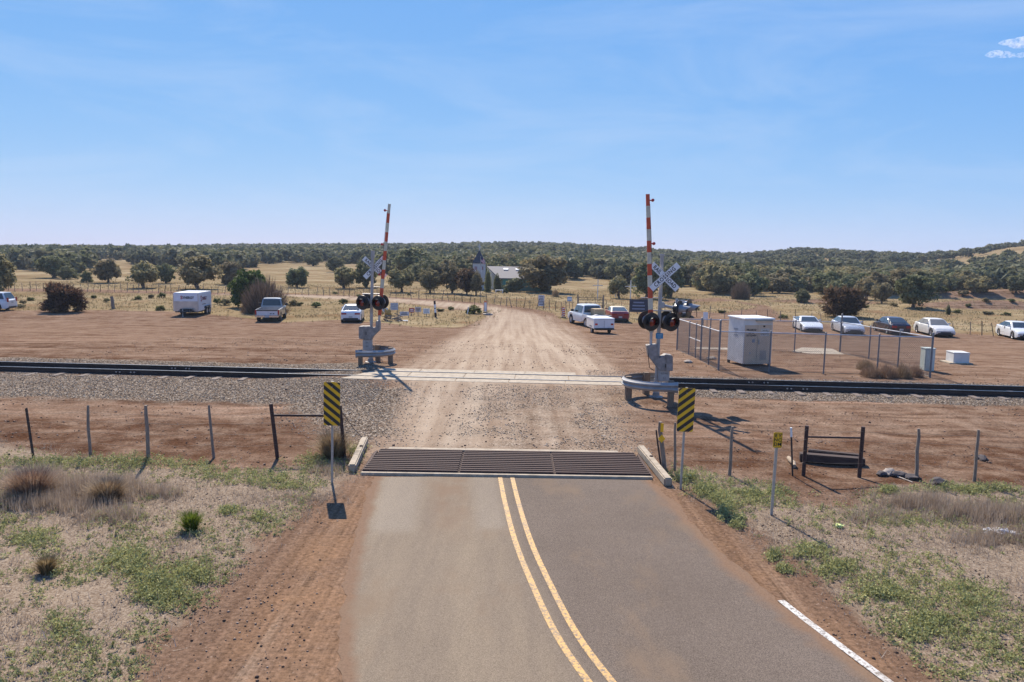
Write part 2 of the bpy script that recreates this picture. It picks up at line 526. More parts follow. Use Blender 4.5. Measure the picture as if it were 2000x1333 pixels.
ground = tri_mesh('ground', V, F, ground_material(),
                  {'veg': ('POINT', a_veg), 'field': ('POINT', a_field), 'lane': ('POINT', a_lane), 'bright': ('POINT', a_bright),
                   'greymix': ('POINT', a_grey), 'ballast': ('POINT', a_ball), 'side': ('POINT', a_side), 'shoulder': ('POINT', a_shoulder), 'damp': ('POINT', a_damp)}, smooth=True)
tag(ground, 'reddish brown dirt lot with dry grass verges and fields', kind='structure')

# ================================================================ ROAD
def smooth_line(pts, n=60):
    P = np.array([(p.x, p.y) for p in pts])
    t = np.linspace(0, 1, len(P)); tt = np.linspace(0, 1, n)
    # Catmull-Rom through the traced points
    out = []
    for s in tt:
        k = min(int(s * (len(P) - 1)), len(P) - 2); u = s * (len(P) - 1) - k
        p0, p1, p2, p3 = P[max(k - 1, 0)], P[k], P[k + 1], P[min(k + 2, len(P) - 1)]
        out.append(.5 * ((2 * p1) + (-p0 + p2) * u + (2 * p0 - 5 * p1 + 4 * p2 - p3) * u * u + (-p0 + 3 * p1 - 3 * p2 + p3) * u ** 3))
    return np.array(out)

ctr_px = [(988, 931), (1000, 985), (1022, 1060), (1056, 1140), (1106, 1240), (1172, 1333), (1290, 1480)]
ctr = smooth_line(W(ctr_px), 60)
e = ctr[-1]; dv = ctr[-1] - ctr[-4]; dv /= np.linalg.norm(dv)
ext = []; a = math.atan2(dv[1], dv[0])
for i in range(24):
    a -= 0.0 if i > 12 else -.012
    e = e + np.array((math.cos(a), math.sin(a))) * .8
    ext.append(e)
ctr = np.vstack([ctr, ext])
tan = np.gradient(ctr, axis=0); tan /= np.linalg.norm(tan, axis=1)[:, None]
nor = np.stack([-tan[:, 1], tan[:, 0]], 1)   # runs toward camera, so this points to +x (right)
if nor[0, 0] < 0: nor = -nor
def resample(P, step):
    d = np.concatenate([[0], np.cumsum(np.linalg.norm(np.diff(P, axis=0), axis=1))])
    q = np.arange(0, d[-1], step)
    return np.stack([np.interp(q, d, P[:, 0]), np.interp(q, d, P[:, 1])], 1)
ctr = resample(ctr, .07)
for _ in range(6):
    ctr[2:-2] = (ctr[:-4] + ctr[1:-3] + ctr[2:-2] + ctr[3:-1] + ctr[4:]) / 5
tan = np.gradient(ctr, axis=0); tan /= np.linalg.norm(tan, axis=1)[:, None]
nor = np.stack([-tan[:, 1], tan[:, 0]], 1)
if nor[0, 0] < 0: nor = -nor
WR, WL = 3.28, 2.92
def road_sheet(name, offs_l, offs_r, z, mat, i0=0, i1=None, nw=2, jag=0.0, attrs=None):
    c = ctr[i0:i1]; nn = nor[i0:i1]
    rows = []
    for k in range(len(c)):
        r = []
        for j in range(nw):
            o = offs_l + (offs_r - offs_l) * j / (nw - 1)
            if jag and j in (0, nw - 1):
                o += jag * (mnoise.noise(Vector((k * .05, o, 3))) + .5 * mnoise.noise(Vector((k * .17, o, 9))) + .3 * mnoise.noise(Vector((k * .55, o, 5))))
            p = c[k] + nn[k] * o
            r.append((p[0], p[1], z))
        rows.append(r)
    V = np.array(rows).reshape(-1, 3)
    ii = np.arange(len(V)).reshape(len(c), nw)
    F = np.stack([ii[:-1, :-1].ravel(), ii[1:, :-1].ravel(), ii[1:, 1:].ravel(), ii[:-1, 1:].ravel()], 1)
    F = F[:, ::-1] if np.cross(V[F[0, 1]] - V[F[0, 0]], V[F[0, 2]] - V[F[0, 0]])[2] < 0 else F
    u = np.tile(np.linspace(0, 1, nw), len(c))
    al = np.repeat(np.arange(len(c)) * .07, nw)
    return tri_mesh(name, V, F, mat, {'across': ('POINT', u), 'along': ('POINT', al)})

def asphalt_mat():
    m, nt, b = nodes_of('asphalt')
    L = nt.links.new
    u = N(nt, 'ShaderNodeAttribute', attribute_name='across').outputs['Fac']
    fine = noise_node(nt, 85, 3, .8); mid = noise_node(nt, 1.6, 6, .65); big = noise_node(nt, .35, 4, .6)
    st = noise_node(nt, 1.0, 5, .65, stretch=(2.4, .3, 1))
    base = ramp(nt, big.outputs[0], [(.3, (.120, .093, .074)), (.7, (.150, .118, .095))]).outputs[0]
    base = mixc(nt, 1.0, base, ramp(nt, fine.outputs[0], [(.32, .35), (.5, 1.0), (.68, 1.65)]).outputs[0], 'MULTIPLY')
    # left lane carries pale dust; edges brown dust
    lanem = ramp(nt, u, [(0.0, .9), (.05, 1.0), (.15, .8), (.28, 1.0), (.4, .85), (.455, .6), (.49, .14), (1.0, 0.08)])
    dust = math_n(nt, 'MULTIPLY', lanem.outputs[0], ramp(nt, st.outputs[0], [(.3, .55), (.62, 1.0)]).outputs[0])
    base = mixc(nt, dust, base, mixc(nt, .85, (.235, .183, .128), ramp(nt, fine.outputs[0], [(.32, .45), (.5, 1.0), (.68, 1.5)]).outputs[0], 'MULTIPLY'))
    v = N(nt, 'ShaderNodeAttribute', attribute_name='along').outputs['Fac']
    vj = math_n(nt, 'ADD', v, math_n(nt, 'MULTIPLY', math_n(nt, 'SUBTRACT', mid.outputs[0], .5), .25))
    wheelp = ramp(nt, u, [(.03, 0.0), (.06, 1.0), (.15, .9), (.19, 0.0), (.33, 0.0), (.37, .8), (.42, .8), (.45, 0.0)]).outputs[0]
    old = math_n(nt, 'MULTIPLY', ramp(nt, math_n(nt, 'MULTIPLY', vj, .1), [(.0, .3), (.30, .42), (.345, .0)]).outputs[0], wheelp)
    base = mixc(nt, old, base, mixc(nt, .7, (.30, .255, .20), ramp(nt, fine.outputs[0], [(.32, .5), (.5, 1.0), (.68, 1.4)]).outputs[0], 'MULTIPLY'))
    tanst = math_n(nt, 'MULTIPLY', ramp(nt, math_n(nt, 'MULTIPLY', v, .1), [(.0, .8), (.25, .6), (.4, .0)]).outputs[0], ramp(nt, u, [(.19, 0.0), (.25, .8), (.31, .7), (.35, 0.0)]).outputs[0])
    base = mixc(nt, math_n(nt, 'MULTIPLY', tanst, ramp(nt, mid.outputs[0], [(.35, .2), (.6, 1.0)]).outputs[0]), base, (.19, .12, .075))
    ed = ramp(nt, u, [(0.0, 1.0), (.045, .25), (.1, 0.0), (.9, 0.0), (.965, .45), (1.0, 1.0)]).outputs[0]
    edf = ramp(nt, math_n(nt, 'ADD', ed, math_n(nt, 'MULTIPLY', math_n(nt, 'SUBTRACT', mid.outputs[0], .5), .9)), [(.3, 0.0), (.7, 1.0)]).outputs[0]
    base = mixc(nt, edf, base, mixc(nt, .7, (.195, .122, .078), ramp(nt, noise_node(nt, 30, 5, .8).outputs[0], [(.3, .5), (.5, 1.0), (.7, 1.3)]).outputs[0], 'MULTIPLY'))
    # tan stains drifting in from the cattle guard
    base = mixc(nt, ramp(nt, noise_node(nt, .8, 6, .6, stretch=(1, .45, 1)).outputs[0], [(.54, 0.0), (.68, .6)]).outputs[0], base, (.20, .14, .092))
    L(base, b.inputs['Base Color'])
    b.inputs['Roughness'].default_value = .9
    b.inputs['Specular IOR Level'].default_value = .06
    bp = N(nt, 'ShaderNodeBump'); bp.inputs['Strength'].default_value = .5; bp.inputs['Distance'].default_value = .008
    L(fine.outputs[0], bp.inputs['Height']); L(bp.outputs[0], b.inputs['Normal'])
    return m

ROADZ = .007
tag(road_sheet('road', -WL, WR, ROADZ, asphalt_mat(), nw=24, jag=.13), 'worn grey asphalt road', kind='structure')

def paint_mat(name, col, wear):
    m, nt, b = nodes_of(name)
    n = noise_node(nt, 22, 7, .75); n2 = noise_node(nt, 1.5, 4, .6)
    r = ramp(nt, n.outputs[0], [(.40 + wear, (.14, .11, .086)), (.53 + wear, col)])
    c = mixc(nt, ramp(nt, n2.outputs[0], [(.45, 0.0), (.7, .5)]).outputs[0], r.outputs[0], (.23, .17, .115))
    nt.links.new(c, b.inputs['Base Color'])
    b.inputs['Roughness'].default_value = .7
    return m
yel = paint_mat('yellow_paint', (.56, .315, .085), .0)
wht = paint_mat('white_paint', (.60, .57, .52), .0)
tag(road_sheet('yellow_line', -.182, -.088, ROADZ + .004, yel, 0), 'left stripe of the curving double yellow centre line', kind='structure')
tag(road_sheet('yellow_line', .088, .182, ROADZ + .004, yel, 0), 'right stripe of the curving double yellow centre line', kind='structure')
# white edge line from where the dirt stops covering it
ws = W([(1525, 1174), (1580, 1217), (1640, 1262), (1735, 1333), (1880, 1440)])
wl = smooth_line(ws, 30)
wt = np.gradient(wl, axis=0); wt /= np.linalg.norm(wt, axis=1)[:, None]
wn = np.stack([-wt[:, 1], wt[:, 0]], 1)
Vw = np.array([[(*(p + n_ * o), ROADZ + .004) for o in (-.055, .055)] for p, n_ in zip(wl, wn)]).reshape(-1, 3)
iw = np.arange(len(Vw)).reshape(-1, 2)
Fw = np.stack([iw[:-1, 0], iw[:-1, 1], iw[1:, 1], iw[1:, 0]], 1)
if np.cross(Vw[Fw[0, 1]] - Vw[Fw[0, 0]], Vw[Fw[0, 2]] - Vw[Fw[0, 0]])[2] < 0: Fw = Fw[:, ::-1]
tag(tri_mesh('edge_line', Vw, Fw, wht), 'white edge line along the right of the asphalt', kind='structure')

# ================================================================ TRACK
rail_m = M('rail_steel', (.045, .032, .028), .55, .3, .15, 3)
railtop_m = M('rail_polish', (.55, .53, .52), .25, 1.0, .1, 3)
conc_m = M('concrete', (.40, .325, .235), .9, 0, .17, 5, .3, 60, thr=(.3, .6))
tie_m = M('tie_wood', (.20, .15, .12), .9, 0, .18, 4, .5, 30, stretch=(1, 6, 6))
bolt_m = M('bolt_steel', (.5, .46, .42), .5, .5)

tr = thing('railroad_track', 'single railroad track with dark steel rails crossing the dirt road', 'railroad track',
           (TP[0], TP[1], 0), TA)
HW = .036
prof = [(-.075, 0), (.075, 0), (.075, .012), (.012, .035), (.012, .135), (HW, .148), (HW, .182), (-HW, .182), (-HW, .148), (-.012, .135), (-.012, .035), (-.075, .012)]
for q in (0.0, 1.2):
    r_ = MB()
    fr = Matrix.Rotation(PI / 2, 4, 'Z'); fr.translation = (0, q, 0.0)
    r_.prism(prof, 260, fr)
    ro = r_.build('rail', rail_m, tr)
    t_ = MB(); t_.box((0, q, .1835), (260, .05, .003)); t_.build('running_surface', railtop_m, ro)
    for u in ((-15.0, 10.6) if q == 0 else (-13.4, 9.5)):
        jb = MB(); jb.box((u, q - .026, .085), (.9, .028, .085))
        for k in (-.36, -.22, .22, .36):
            jb.tube((u + k, q - .039, .087), (u + k, q - .068, .087), .03, n=8, mi=1)
        jb.build('joint_bar', [rail_m, bolt_m], ro)
for k in range(64):
    u = -33 + k * .61 * 1.7
    if -6 < u < 5.2: continue
    t = MB(); t.box((u, .6 + RS.uniform(-.1, .1), -.066 + RS.uniform(-.02, .012)), (.23, 2.75, .16), rot=Matrix.Rotation(RS.uniform(-.03, .03), 3, 'Z'))
    t.build('tie', tie_m, tr, bevel=.01)

# crossing panels ------------------------------------------------
def track_uv(px, py, z=.16):
    d = ray(px, py); t = (CAMH - z) / -d.z
    p = np.array((d.x * t, d.y * t)) - TP
    return p @ TU, p @ TN
uL = track_uv(662, 741)[0]; uR = track_uv(1216, 752)[0]; uRf = track_uv(1126, 738)[0]; uLf = track_uv(700, 725)[0]
cr = thing('crossing_deck', 'pale concrete slabs set between and beside the rails where the road crosses', 'crossing slab', (TP[0], TP[1], 0), TA)
def slab(u0, u1, q0, q1, seams, skew=0):
    xs_ = [u0] + [u0 + (u1 - u0) * s for s in seams] + [u1]
    for a_, b_ in zip(xs_[:-1], xs_[1:]):
        m_ = MB()
        za = .166 + RS.uniform(-.004, .004)
        o = skew if a_ == u0 else 0
        vs = [(a_ + .006, q0, 0), (b_ - .006, q0, 0), (b_ - .006, q1, 0), (a_ + .006 + o, q1, 0)]
        vs += [(x, y, za) for x, y, z in vs]
        m_.add(vs, [(3, 2, 1, 0), (4, 5, 6, 7), (0, 1, 5, 4), (1, 2, 6, 5), (2, 3, 7, 6), (3, 0, 4, 7)])
        m_.build('slab', conc_m, cr, bevel=.012)
slab(uL, uR, -.70, -.05, (.2, .41, .6, .8), .25)
slab(uL + .3, uR + .1, .07, 1.145, (.2, .41, .6, .8), .4)
slab(uL + .75, uRf, 1.25, 2.0, (.23, .5, .75), .3)

# ================================================================ CATTLE GUARD
cg_m = M('guard_steel', (.040, .020, .018), .85, 0.0, .2, 9, col2=(.062, .028, .02))
cgd_m = M('guard_pit', (.075, .042, .036), .95)
nl, nr = G(706, 925), G(1273, 934)
fl, fr_ = G(722, 883), G(1240, 891)
ax = (nr - nl); Lg = ax.length; ang = math.atan2(ax.y, ax.x)
dep = ((fl - nl).length + (fr_ - nr).length) / 2 * .97
cg = thing('cattle_guard', 'rusty steel cattle guard grid across the road behind the end of the asphalt', 'cattle guard', nl, ang)
p = MB(); p.box((Lg / 2, dep / 2, .004), (Lg + .1, dep, .006)); p.build('pit_bed', cgd_m, cg)
nb = 12
secs = [0, .335, .665, 1.0]
for a_, b_ in zip(secs[:-1], secs[1:]):
    g = MB()
    sk = .16
    for k in range(nb):
        y = .03 + (dep - .06) * k / (nb - 1)
        inset = (0.10 * y / dep)
        x0 = a_ * Lg + .025 + (inset if a_ == 0 else 0); x1 = b_ * Lg - .025 - (inset if b_ == 1 else 0)
        if k % 1 == 0:
            g.box(((x0 + x1) / 2, y, .075), (x1 - x0, .085, .05))
    for xx in (a_ * Lg + .03, b_ * Lg - .03, (a_ + b_) / 2 * Lg):
        g.box((xx, dep / 2, .035), (.05, dep - .03, .05))
    g.build('grate', cg_m, cg, bevel=.006)
cs = MB(); cs.box((Lg / 2 - .1, dep + .13, .03), (Lg * .88, .2, .11)); cs.build('concrete_sill', conc_m, cg, bevel=.015)
cs = MB(); cs.box((Lg / 2, -.08, .022), (Lg, .13, .075)); cs.build('concrete_sill', conc_m, cg, bevel=.015)

def curb(a, b, w, h, lab):
    a, b = Vector(a), Vector(b)
    d = b - a
    o = MB(); o.box((0, d.length / 2, h / 2), (w, d.length, h))
    # a chipped lip and an iron ring cast in the top
    ob = o.build('concrete_curb', conc_m, None, bevel=.025)
    ob.location = a; ob.rotation_euler = (0, 0, math.atan2(d.y, d.x) - PI / 2)
    tag(ob, lab, 'curb')
    r = MB(); r.lathe([(.0, h + .03), (.035, h + .025), (.05, h - .005)], 10, Matrix.Translation((.02, d.length * .62, 0)))
    r.build('lifting_eye', cg_m, ob)
c0 = G(698, 924); c1 = G(718, 870)
curb(c0 + Vector((-.12, 0, 0)), c1 + Vector((-.10, .15, 0)), .17, .19, 'low concrete curb block along the left end of the cattle guard')
c0 = G(1296, 948); c1 = G(1243, 886)
curb(c0 + Vector((.08, -.1, 0)), c1 + Vector((.12, .1, 0)), .18, .19, 'low concrete curb block along the right end of the cattle guard')

# ================================================================ FOREGROUND SIGNS AND FENCES
def at_depth(px, py, y):
    d = ray(px, py); t = y / d.y
    return Vector((d.x * t, y, CAMH + d.z * t))

galv_m = M('galvanised', (.42, .42, .42), .5, .6, .1, 12)
sign_yel = M('sign_yellow', (.80, .46, .012), .42, 0, .06, 6)
sign_blk = M('sign_black', (.02, .019, .018), .5, 0, .05, 6)
sign_wht = M('sign_white', (.78, .78, .76), .5, 0, .06, 6)
wood_m = M('grey_wood', (.30, .235, .185), .9, 0, .2, 5, .4, 30, stretch=(6, 6, 1))
rust_m = M('rusty_pipe', (.075, .042, .036), .7, .3, .2, 9)
tpost_m = M('dark_tpost', (.06, .045, .04), .7, .3, .15, 9)
wire_m = M('fence_wire', (.22, .18, .15), .6, .6, .1, 9)

def panel_outline(w, h, r=.03, n=4):
    pts = []
    for cx, cz, a0 in ((w / 2 - r, h / 2 - r, 0), (-w / 2 + r, h / 2 - r, 90), (-w / 2 + r, -h / 2 + r, 180), (w / 2 - r, -h / 2 + r, 270)):
        for i in range(n + 1):
            t = R(a0 + 90 * i / n)
            pts.append((cx + r * math.cos(t), cz + r * math.sin(t)))
    return pts

def clip_half(poly, a, b, c):
    """keep a*x+b*z <= c"""
    out = []
    for i in range(len(poly)):
        p, q = poly[i], poly[(i + 1) % len(poly)]
        dp, dq = a * p[0] + b * p[1] - c, a * q[0] + b * q[1] - c
        if dp <= 0: out.append(p)
        if dp * dq < 0:
            t = dp / (dp - dq); out.append((p[0] + (q[0] - p[0]) * t, p[1] + (q[1] - p[1]) * t))
    return out

def object_marker(bpx, bpy_, top_l, top_r, bot_y, slope, lab):
    base = G(bpx, bpy_)
    s = scale_at(base)
    w, h = .345, .93
    pc = at_depth((top_l[0] + top_r[0]) / 2, (top_l[1] + bot_y) / 2, base.y)
    t = thing('object_marker', lab, 'road sign', base)
    lean = (pc.x - base.x)
    zc = pc.z - base.z
    post = MB()
    f = lean / zc
    post.box((lean * .5, .035, zc * .5 + .1), (.045, .028, zc + .75), rot=Matrix.Rotation(math.atan(f), 3, 'Y'))
    post.build('post', galv_m, t)
    o = MB(); out = panel_outline(w, h)
    o.prism(out, .006)
    pn = o.build('panel', sign_yel, t)
    pn.location = (lean, -.012, zc); pn.rotation_euler = (0, math.atan(f), 0)
    st = MB(); pitch = .178
    k0 = -7
    for k in range(k0, 8):
        a, b = -slope * .80, 1.0
        c0 = k * pitch
        pl = clip_half(clip_half(out, a, b, c0 + pitch * .5), -a, -b, -c0)
        if len(pl) >= 3:
            st.prism(pl, .004)
    so = st.build('stripes', sign_blk, pn); so.location = (0, -.0055, 0)
    for zz in (-.36, .36):
        b = MB(); b.tube((0, -.003, zz), (0, -.013, zz), .012, n=8); b.build('bolt', galv_m, pn)

object_marker(648, 945, (634, 748), (663, 748), 830, -1, 'striped yellow and black marker sign at the left end of the cattle guard')
object_marker(1330, 957, (1326, 762), (1353, 762), 840, 1, 'striped yellow and black marker sign below the right guardrail')

def cm_sign():
    base = G(1508, 1008)
    s = scale_at(base)
    c = at_depth(1519, 860, base.y)
    lean = c.x - base.x; zc = c.z - base.z
    t = thing('milepost_sign', 'small yellow sign lettered END YCM on a grey post in the right verge', 'road sign', base)
    f = lean / zc
    p = MB(); p.box((lean * .5 - .005, .03, zc * .5 - .06), (.05, .03, zc + .15), rot=Matrix.Rotation(math.atan(f), 3, 'Y')); p.build('post', galv_m, t)
    w, h = .17, .30
    o = MB(); o.prism(panel_outline(w, h, .022), .005); pn = o.build('panel', sign_yel, t)
    pn.location = (lean, 0, zc); pn.rotation_euler = (0, math.atan(f), 0)
    bo = MB()
    for x0, z0, sx, sz in ((0, h / 2 - .012, w - .04, .006), (0, -h / 2 + .012, w - .04, .006), (-w / 2 + .012, 0, .006, h - .04), (w / 2 - .012, 0, .006, h - .04)):
        bo.box((x0, -.004, z0), (sx, .003, sz))
    bo.build('border', sign_blk, pn)
    for x0, word in ((-.035, 'END'), (.037, 'YCM')):
        for i, ch in enumerate(word):
            text_mesh('letter', ch, .088, sign_blk, pn, (x0, -.0045, .083 - .083 * i), bold=.002)
cm_sign()

def fence(name, label, posts, wires=(.35, .62, .88, 1.1), cat='fence', wr=.0028, group=None):
    """posts: (top_px, base_px, radius, material, kind); first post's base is the origin"""
    bases = [G(*b) for _, b, *_ in posts]
    o = bases[0].copy()
    t = thing(name, label, cat, o, group=group)
    tops = []
    for (tp, bp, r, m, kind), b in zip(posts, bases):
        top = at_depth(tp[0], tp[1], b.y)
        tops.append(top)
        mb = MB()
        p0 = b - o - (top - b).normalized() * .12; p1 = top - o
        if kind == 'tpost':
            d = p1 - p0
            mb.path([p0, p1], r * .55, 4)
            mb.box((p0 + p1) / 2 + Vector((0, -r * .5, 0)), (r * 1.8, .008, d.length * .985), rot=Vector((0, 0, 1)).rotation_difference(d).to_matrix())
        elif kind == 'wood':
            pts = [p0 + (p1 - p0) * q + Vector((RS.uniform(-1, 1), RS.uniform(-1, 1), 0)) * r * .35 for q in (0, .3, .6, .85, 1)]
            mb.path(pts, [r * q for q in (1.15, 1.05, 1, .95, .8)], 7)
        else:
            mb.tube(p0, p1, r, n=10)
        po = mb.build('post', m, t, smooth=50)
        if kind == 'white_top':
            w = MB(); w.tube(p1 - (p1 - p0) * .17, p1 + (p1 - p0) * .004, r * 1.25, n=8); w.build('white_tip', sign_wht, po)
    for i in range(len(posts) - 1):
        mb = MB()
        for hgt in wires:
            def pt(k):
                ln = (tops[k] - bases[k]).length
                q = min(hgt / ln, .97)
                return bases[k] + (tops[k] - bases[k]) * q - o + Vector((0, -.05, 0))
            a, b = pt(i), pt(i + 1)
            mid = (a + b) / 2 + Vector((0, 0, -.02 - RS.uniform(0, .03)))
            mb.path([a, mid, b], wr, 4)
        mb.build('wire', wire_m, t)
    return t, bases, tops, o

ft, fb, ftop, fo = fence('wire_fence', 'barbed wire fence with leaning wood posts left of the cattle guard', [
    ((-420, 808), (-380, 892), .035, wood_m, 'wood'), ((-180, 802), (-152, 892), .03, wood_m, 'wood'), ((-62, 800), (-44, 893), .04, wood_m, 'wood'),
    ((52, 797), (66, 893), .035, tpost_m, 'tpost'), ((171, 792), (176, 890), .034, wood_m, 'wood'), ((285, 792), (290, 897), .042, wood_m, 'wood'),
    ((408, 792), (418, 895), .032, wood_m, 'wood'), ((529, 789), (542, 896), .045, rust_m, 'pipe'), ((664, 792), (673, 893), .042, rust_m, 'pipe')])
a, b = fb[-2] + (ftop[-2] - fb[-2]) * .79 - fo, fb[-1] + (ftop[-1] - fb[-1]) * .8 - fo
q = MB(); q.tube(a, b, .03, n=10); q.build('brace_rail', rust_m, ft, smooth=50)
q = MB(); q.path([ftop[-1] - fo + Vector((0, 0, -.1)), G(690, 862) - fo + Vector((0, 0, .35)), G(716, 868) - fo + Vector((0, 0, .05))], .008, 5); q.build('guy_wire', rust_m, ft)

ft, fb, ftop, fo = fence('wire_fence', 'barbed wire fence with rusty pipe brace right of the cattle guard', [
    ((1288, 824), (1297, 917), .052, wood_m, 'wood'), ((1319, 826), (1318, 921), .03, wood_m, 'wood'), ((1431, 833), (1425, 929), .036, wood_m, 'wood'),
    ((1545, 836), (1548, 930), .02, tpost_m, 'white_top'), ((1576, 832), (1569, 930), .043, rust_m, 'pipe'), ((1686, 834), (1678, 933), .045, rust_m, 'pipe'),
    ((1795, 838), (1789, 936), .04, wood_m, 'wood'), ((1911, 840), (1903, 941), .036, wood_m, 'wood'), ((2030, 845), (2020, 948), .036, wood_m, 'wood'),
    ((2160, 850), (2148, 954), .036, wood_m, 'wood'), ((2420, 858), (2400, 962), .036, wood_m, 'wood')])
a, b = fb[4] + (ftop[4] - fb[4]) * .78 - fo, fb[5] + (ftop[5] - fb[5]) * .78 - fo
q = MB(); q.tube(a, b, .022, n=10); q.build('brace_rail', rust_m, ft, smooth=50)
dm = MB(); c = fb[0] + (ftop[0] - fb[0]) * .66 - fo
dm.prism([(0, .10), (.085, 0), (0, -.10), (-.085, 0)], .006, Matrix.Translation(c + Vector((0.0, -.075, 0)))); dm.build('yellow_diamond', sign_yel, ft)
dm = MB(); dm.box(c + Vector((-.0, -.075, .26)), (.07, .006, .2)); dm.build('yellow_strip', sign_yel, ft)

def stick(name, label, cat, p0, p1, r, mat, n=7):
    p0, p1 = Vector(p0), Vector(p1)
    o = MB(); pts = [(p1 - p0) * q + Vector((RS.uniform(-1, 1), RS.uniform(-1, 1), RS.uniform(-.3, 1))) * r * .4 for q in (0, .33, .66, 1)]
    o.path(pts, [r, r * 1.05, r * .95, r * .85], n)
    ob = o.build(name, mat, None, smooth=60); ob.location = p0
    return tag(ob, label, cat)
b0 = G(1291, 911); tpx = at_depth(1281, 840, b0.y)
stick('loose_post', 'thin dark steel post leaning on the wooden fence post with a yellow diamond', 'post', b0 + Vector((0, -.03, -.1)), tpx, .022, tpost_m)

# old ties lying inside the brace
oldtie_m = M('old_tie', (.085, .05, .038), .9, 0, .25, 3, .6, 25, stretch=(1, 8, 8))
def timber(pa, pb, w, h, z, lab):
    a, b = G(*pa), G(*pb); d = b - a
    o = MB(); o.box((0, 0, h / 2), (d.length, w, h)); ob = o.build('railroad_tie', oldtie_m, None, bevel=.015)
    ob.location = (a + b) / 2 + Vector((0, 0, z)); ob.rotation_euler = (0, 0, math.atan2(d.y, d.x))
    return tag(ob, lab, 'railroad tie')
timber((1561, 900), (1688, 909), .23, .19, 0, 'thick dark railroad tie lying on the dirt behind the rusty pipe brace')
timber((1578, 886), (1680, 894), .16, .10, 0, 'thin weathered timber lying just behind the thick dark railroad tie')

def rock_mesh(seed, r, sq=(1, 1, .7)):
    bm = bmesh.new(); bmesh.ops.create_icosphere(bm, subdivisions=3, radius=1)
    for v in bm.verts:
        n = mnoise.noise(v.co * 1.3 + Vector((seed * 7.1, 0, 0))) * .45 + mnoise.noise(v.co * 3.5 + Vector((0, seed * 3.3, 0))) * .16
        v.co = Vector((v.co.x * sq[0], v.co.y * sq[1], v.co.z * sq[2])) * (r * (1 + n))
    me = bpy.data.meshes.new('rock'); bm.to_mesh(me); bm.free()
    me.polygons.foreach_set('use_smooth', [True] * len(me.polygons)); me.set_sharp_from_angle(angle=R(28))
    return me
rockdark_m = M('dark_rock', (.10, .08, .078), .9, 0, .2, 12, .5, 40)
rockpale_m = M('pale_rock', (.42, .35, .29), .9, 0, .2, 12, .5, 40)
def rock(px, py, r, mat, lab, sq=(1.2, 1, .7), name='rock'):
    me = rock_mesh(px * .37, r, sq); me.materials.append(mat)
    o = bpy.data.objects.new(name, me); COL.objects.link(o)
    o.location = G(px, py, r * .25); o.rotation_euler = (0, 0, px)
    return tag(o, lab, 'rock')
rock(1722, 929, .11, rockdark_m, 'small dark rock left of the pale rock beside the right fence')
rock(1738, 927, .14, rockpale_m, 'pale tan rock between two dark rocks beside the right fence')
rock(1756, 931, .14, rockdark_m, 'wide dark rock right of the pale rock by the fence post', (1.5, 1, .6))
rock(1778, 935, .14, rockdark_m, 'low dark rock touching the foot of the wooden fence post', (1.6, 1, .45))
rock(1834, 946, .15, rockdark_m, 'dark rock standing alone in front of the right fence')
rock(1918, 898, .12, rockdark_m, 'dark rock on the dirt behind the last fence post')
rock(1389, 702, .16, rockpale_m, 'pinkish pale rock beside the corner of the chain link fence', (1.6, 1, .6), 'pale_rock')
rock(1344, 709, .15, rockpale_m, 'pale rock between the right crossing signal and chain link fence', (1.5, 1, .6), 'pale_rock')
stick('short_log', 'short pale log with a dark end lying beside the white tipped post', 'log', G(1541, 901, .07), G(1553, 916, .06), .055, M('log_wood', (.48, .36, .24), .9, 0, .2, 6), 8)
stick('pale_stick', 'thin pale stick lying in front of the rocks by the right fence', 'stick', G(1752, 933, .02), G(1782, 944, .02), .014, M('stick_wood', (.58, .48, .38), .9))

# crumpled white sheet in the right verge
def crumpled(name, c, lx, ly, mat, lab, cat, hz=.12):
    n = 22; V = []; F = []
    for j in range(n):
        for i in range(n):
            u, v = i / (n - 1) - .5, j / (n - 1) - .5
            h = (mnoise.noise(Vector((u * 6, v * 6, 3.1))) * .7 + .5 + mnoise.noise(Vector((u * 14, v * 14, 1))) * .35) * hz * (1 - 1.7 * (u * u + v * v))
            V.append((u * lx + mnoise.noise(Vector((v * 7, u * 3, 8))) * .12, v * ly + mnoise.noise(Vector((v * 3, u * 7, 4))) * .1, max(h, .004)))
    for j in range(n - 1):
        for i in range(n - 1):
            F.append((j * n + i, j * n + i + 1, (j + 1) * n + i + 1, (j + 1) * n + i))
    me = bpy.data.meshes.new(name); me.from_pydata(V, [], F); me.materials.append(mat)
    me.polygons.foreach_set('use_smooth', [True] * len(F))
    o = bpy.data.objects.new(name, me); COL.objects.link(o); o.location = c
    sol = o.modifiers.new('thick', 'SOLIDIFY'); sol.thickness = .004
    return tag(o, lab, cat)
o = crumpled('plastic_sheet', G(1953, 1044, .02), .62, .26, M('white_plastic', (.72, .72, .74), .35, 0, .06, 6), 'crumpled white plastic sheet lying in the dry grass on the right', 'plastic sheet')
o.rotation_euler = (0, 0, -.25)
o = crumpled('paper_scrap', G(1639, 1031, .02), .10, .09, M('lime_paper', (.62, .68, .25), .6, 0, .06, 6), 'small crumpled lime yellow wrapper in the right verge', 'litter', .06)

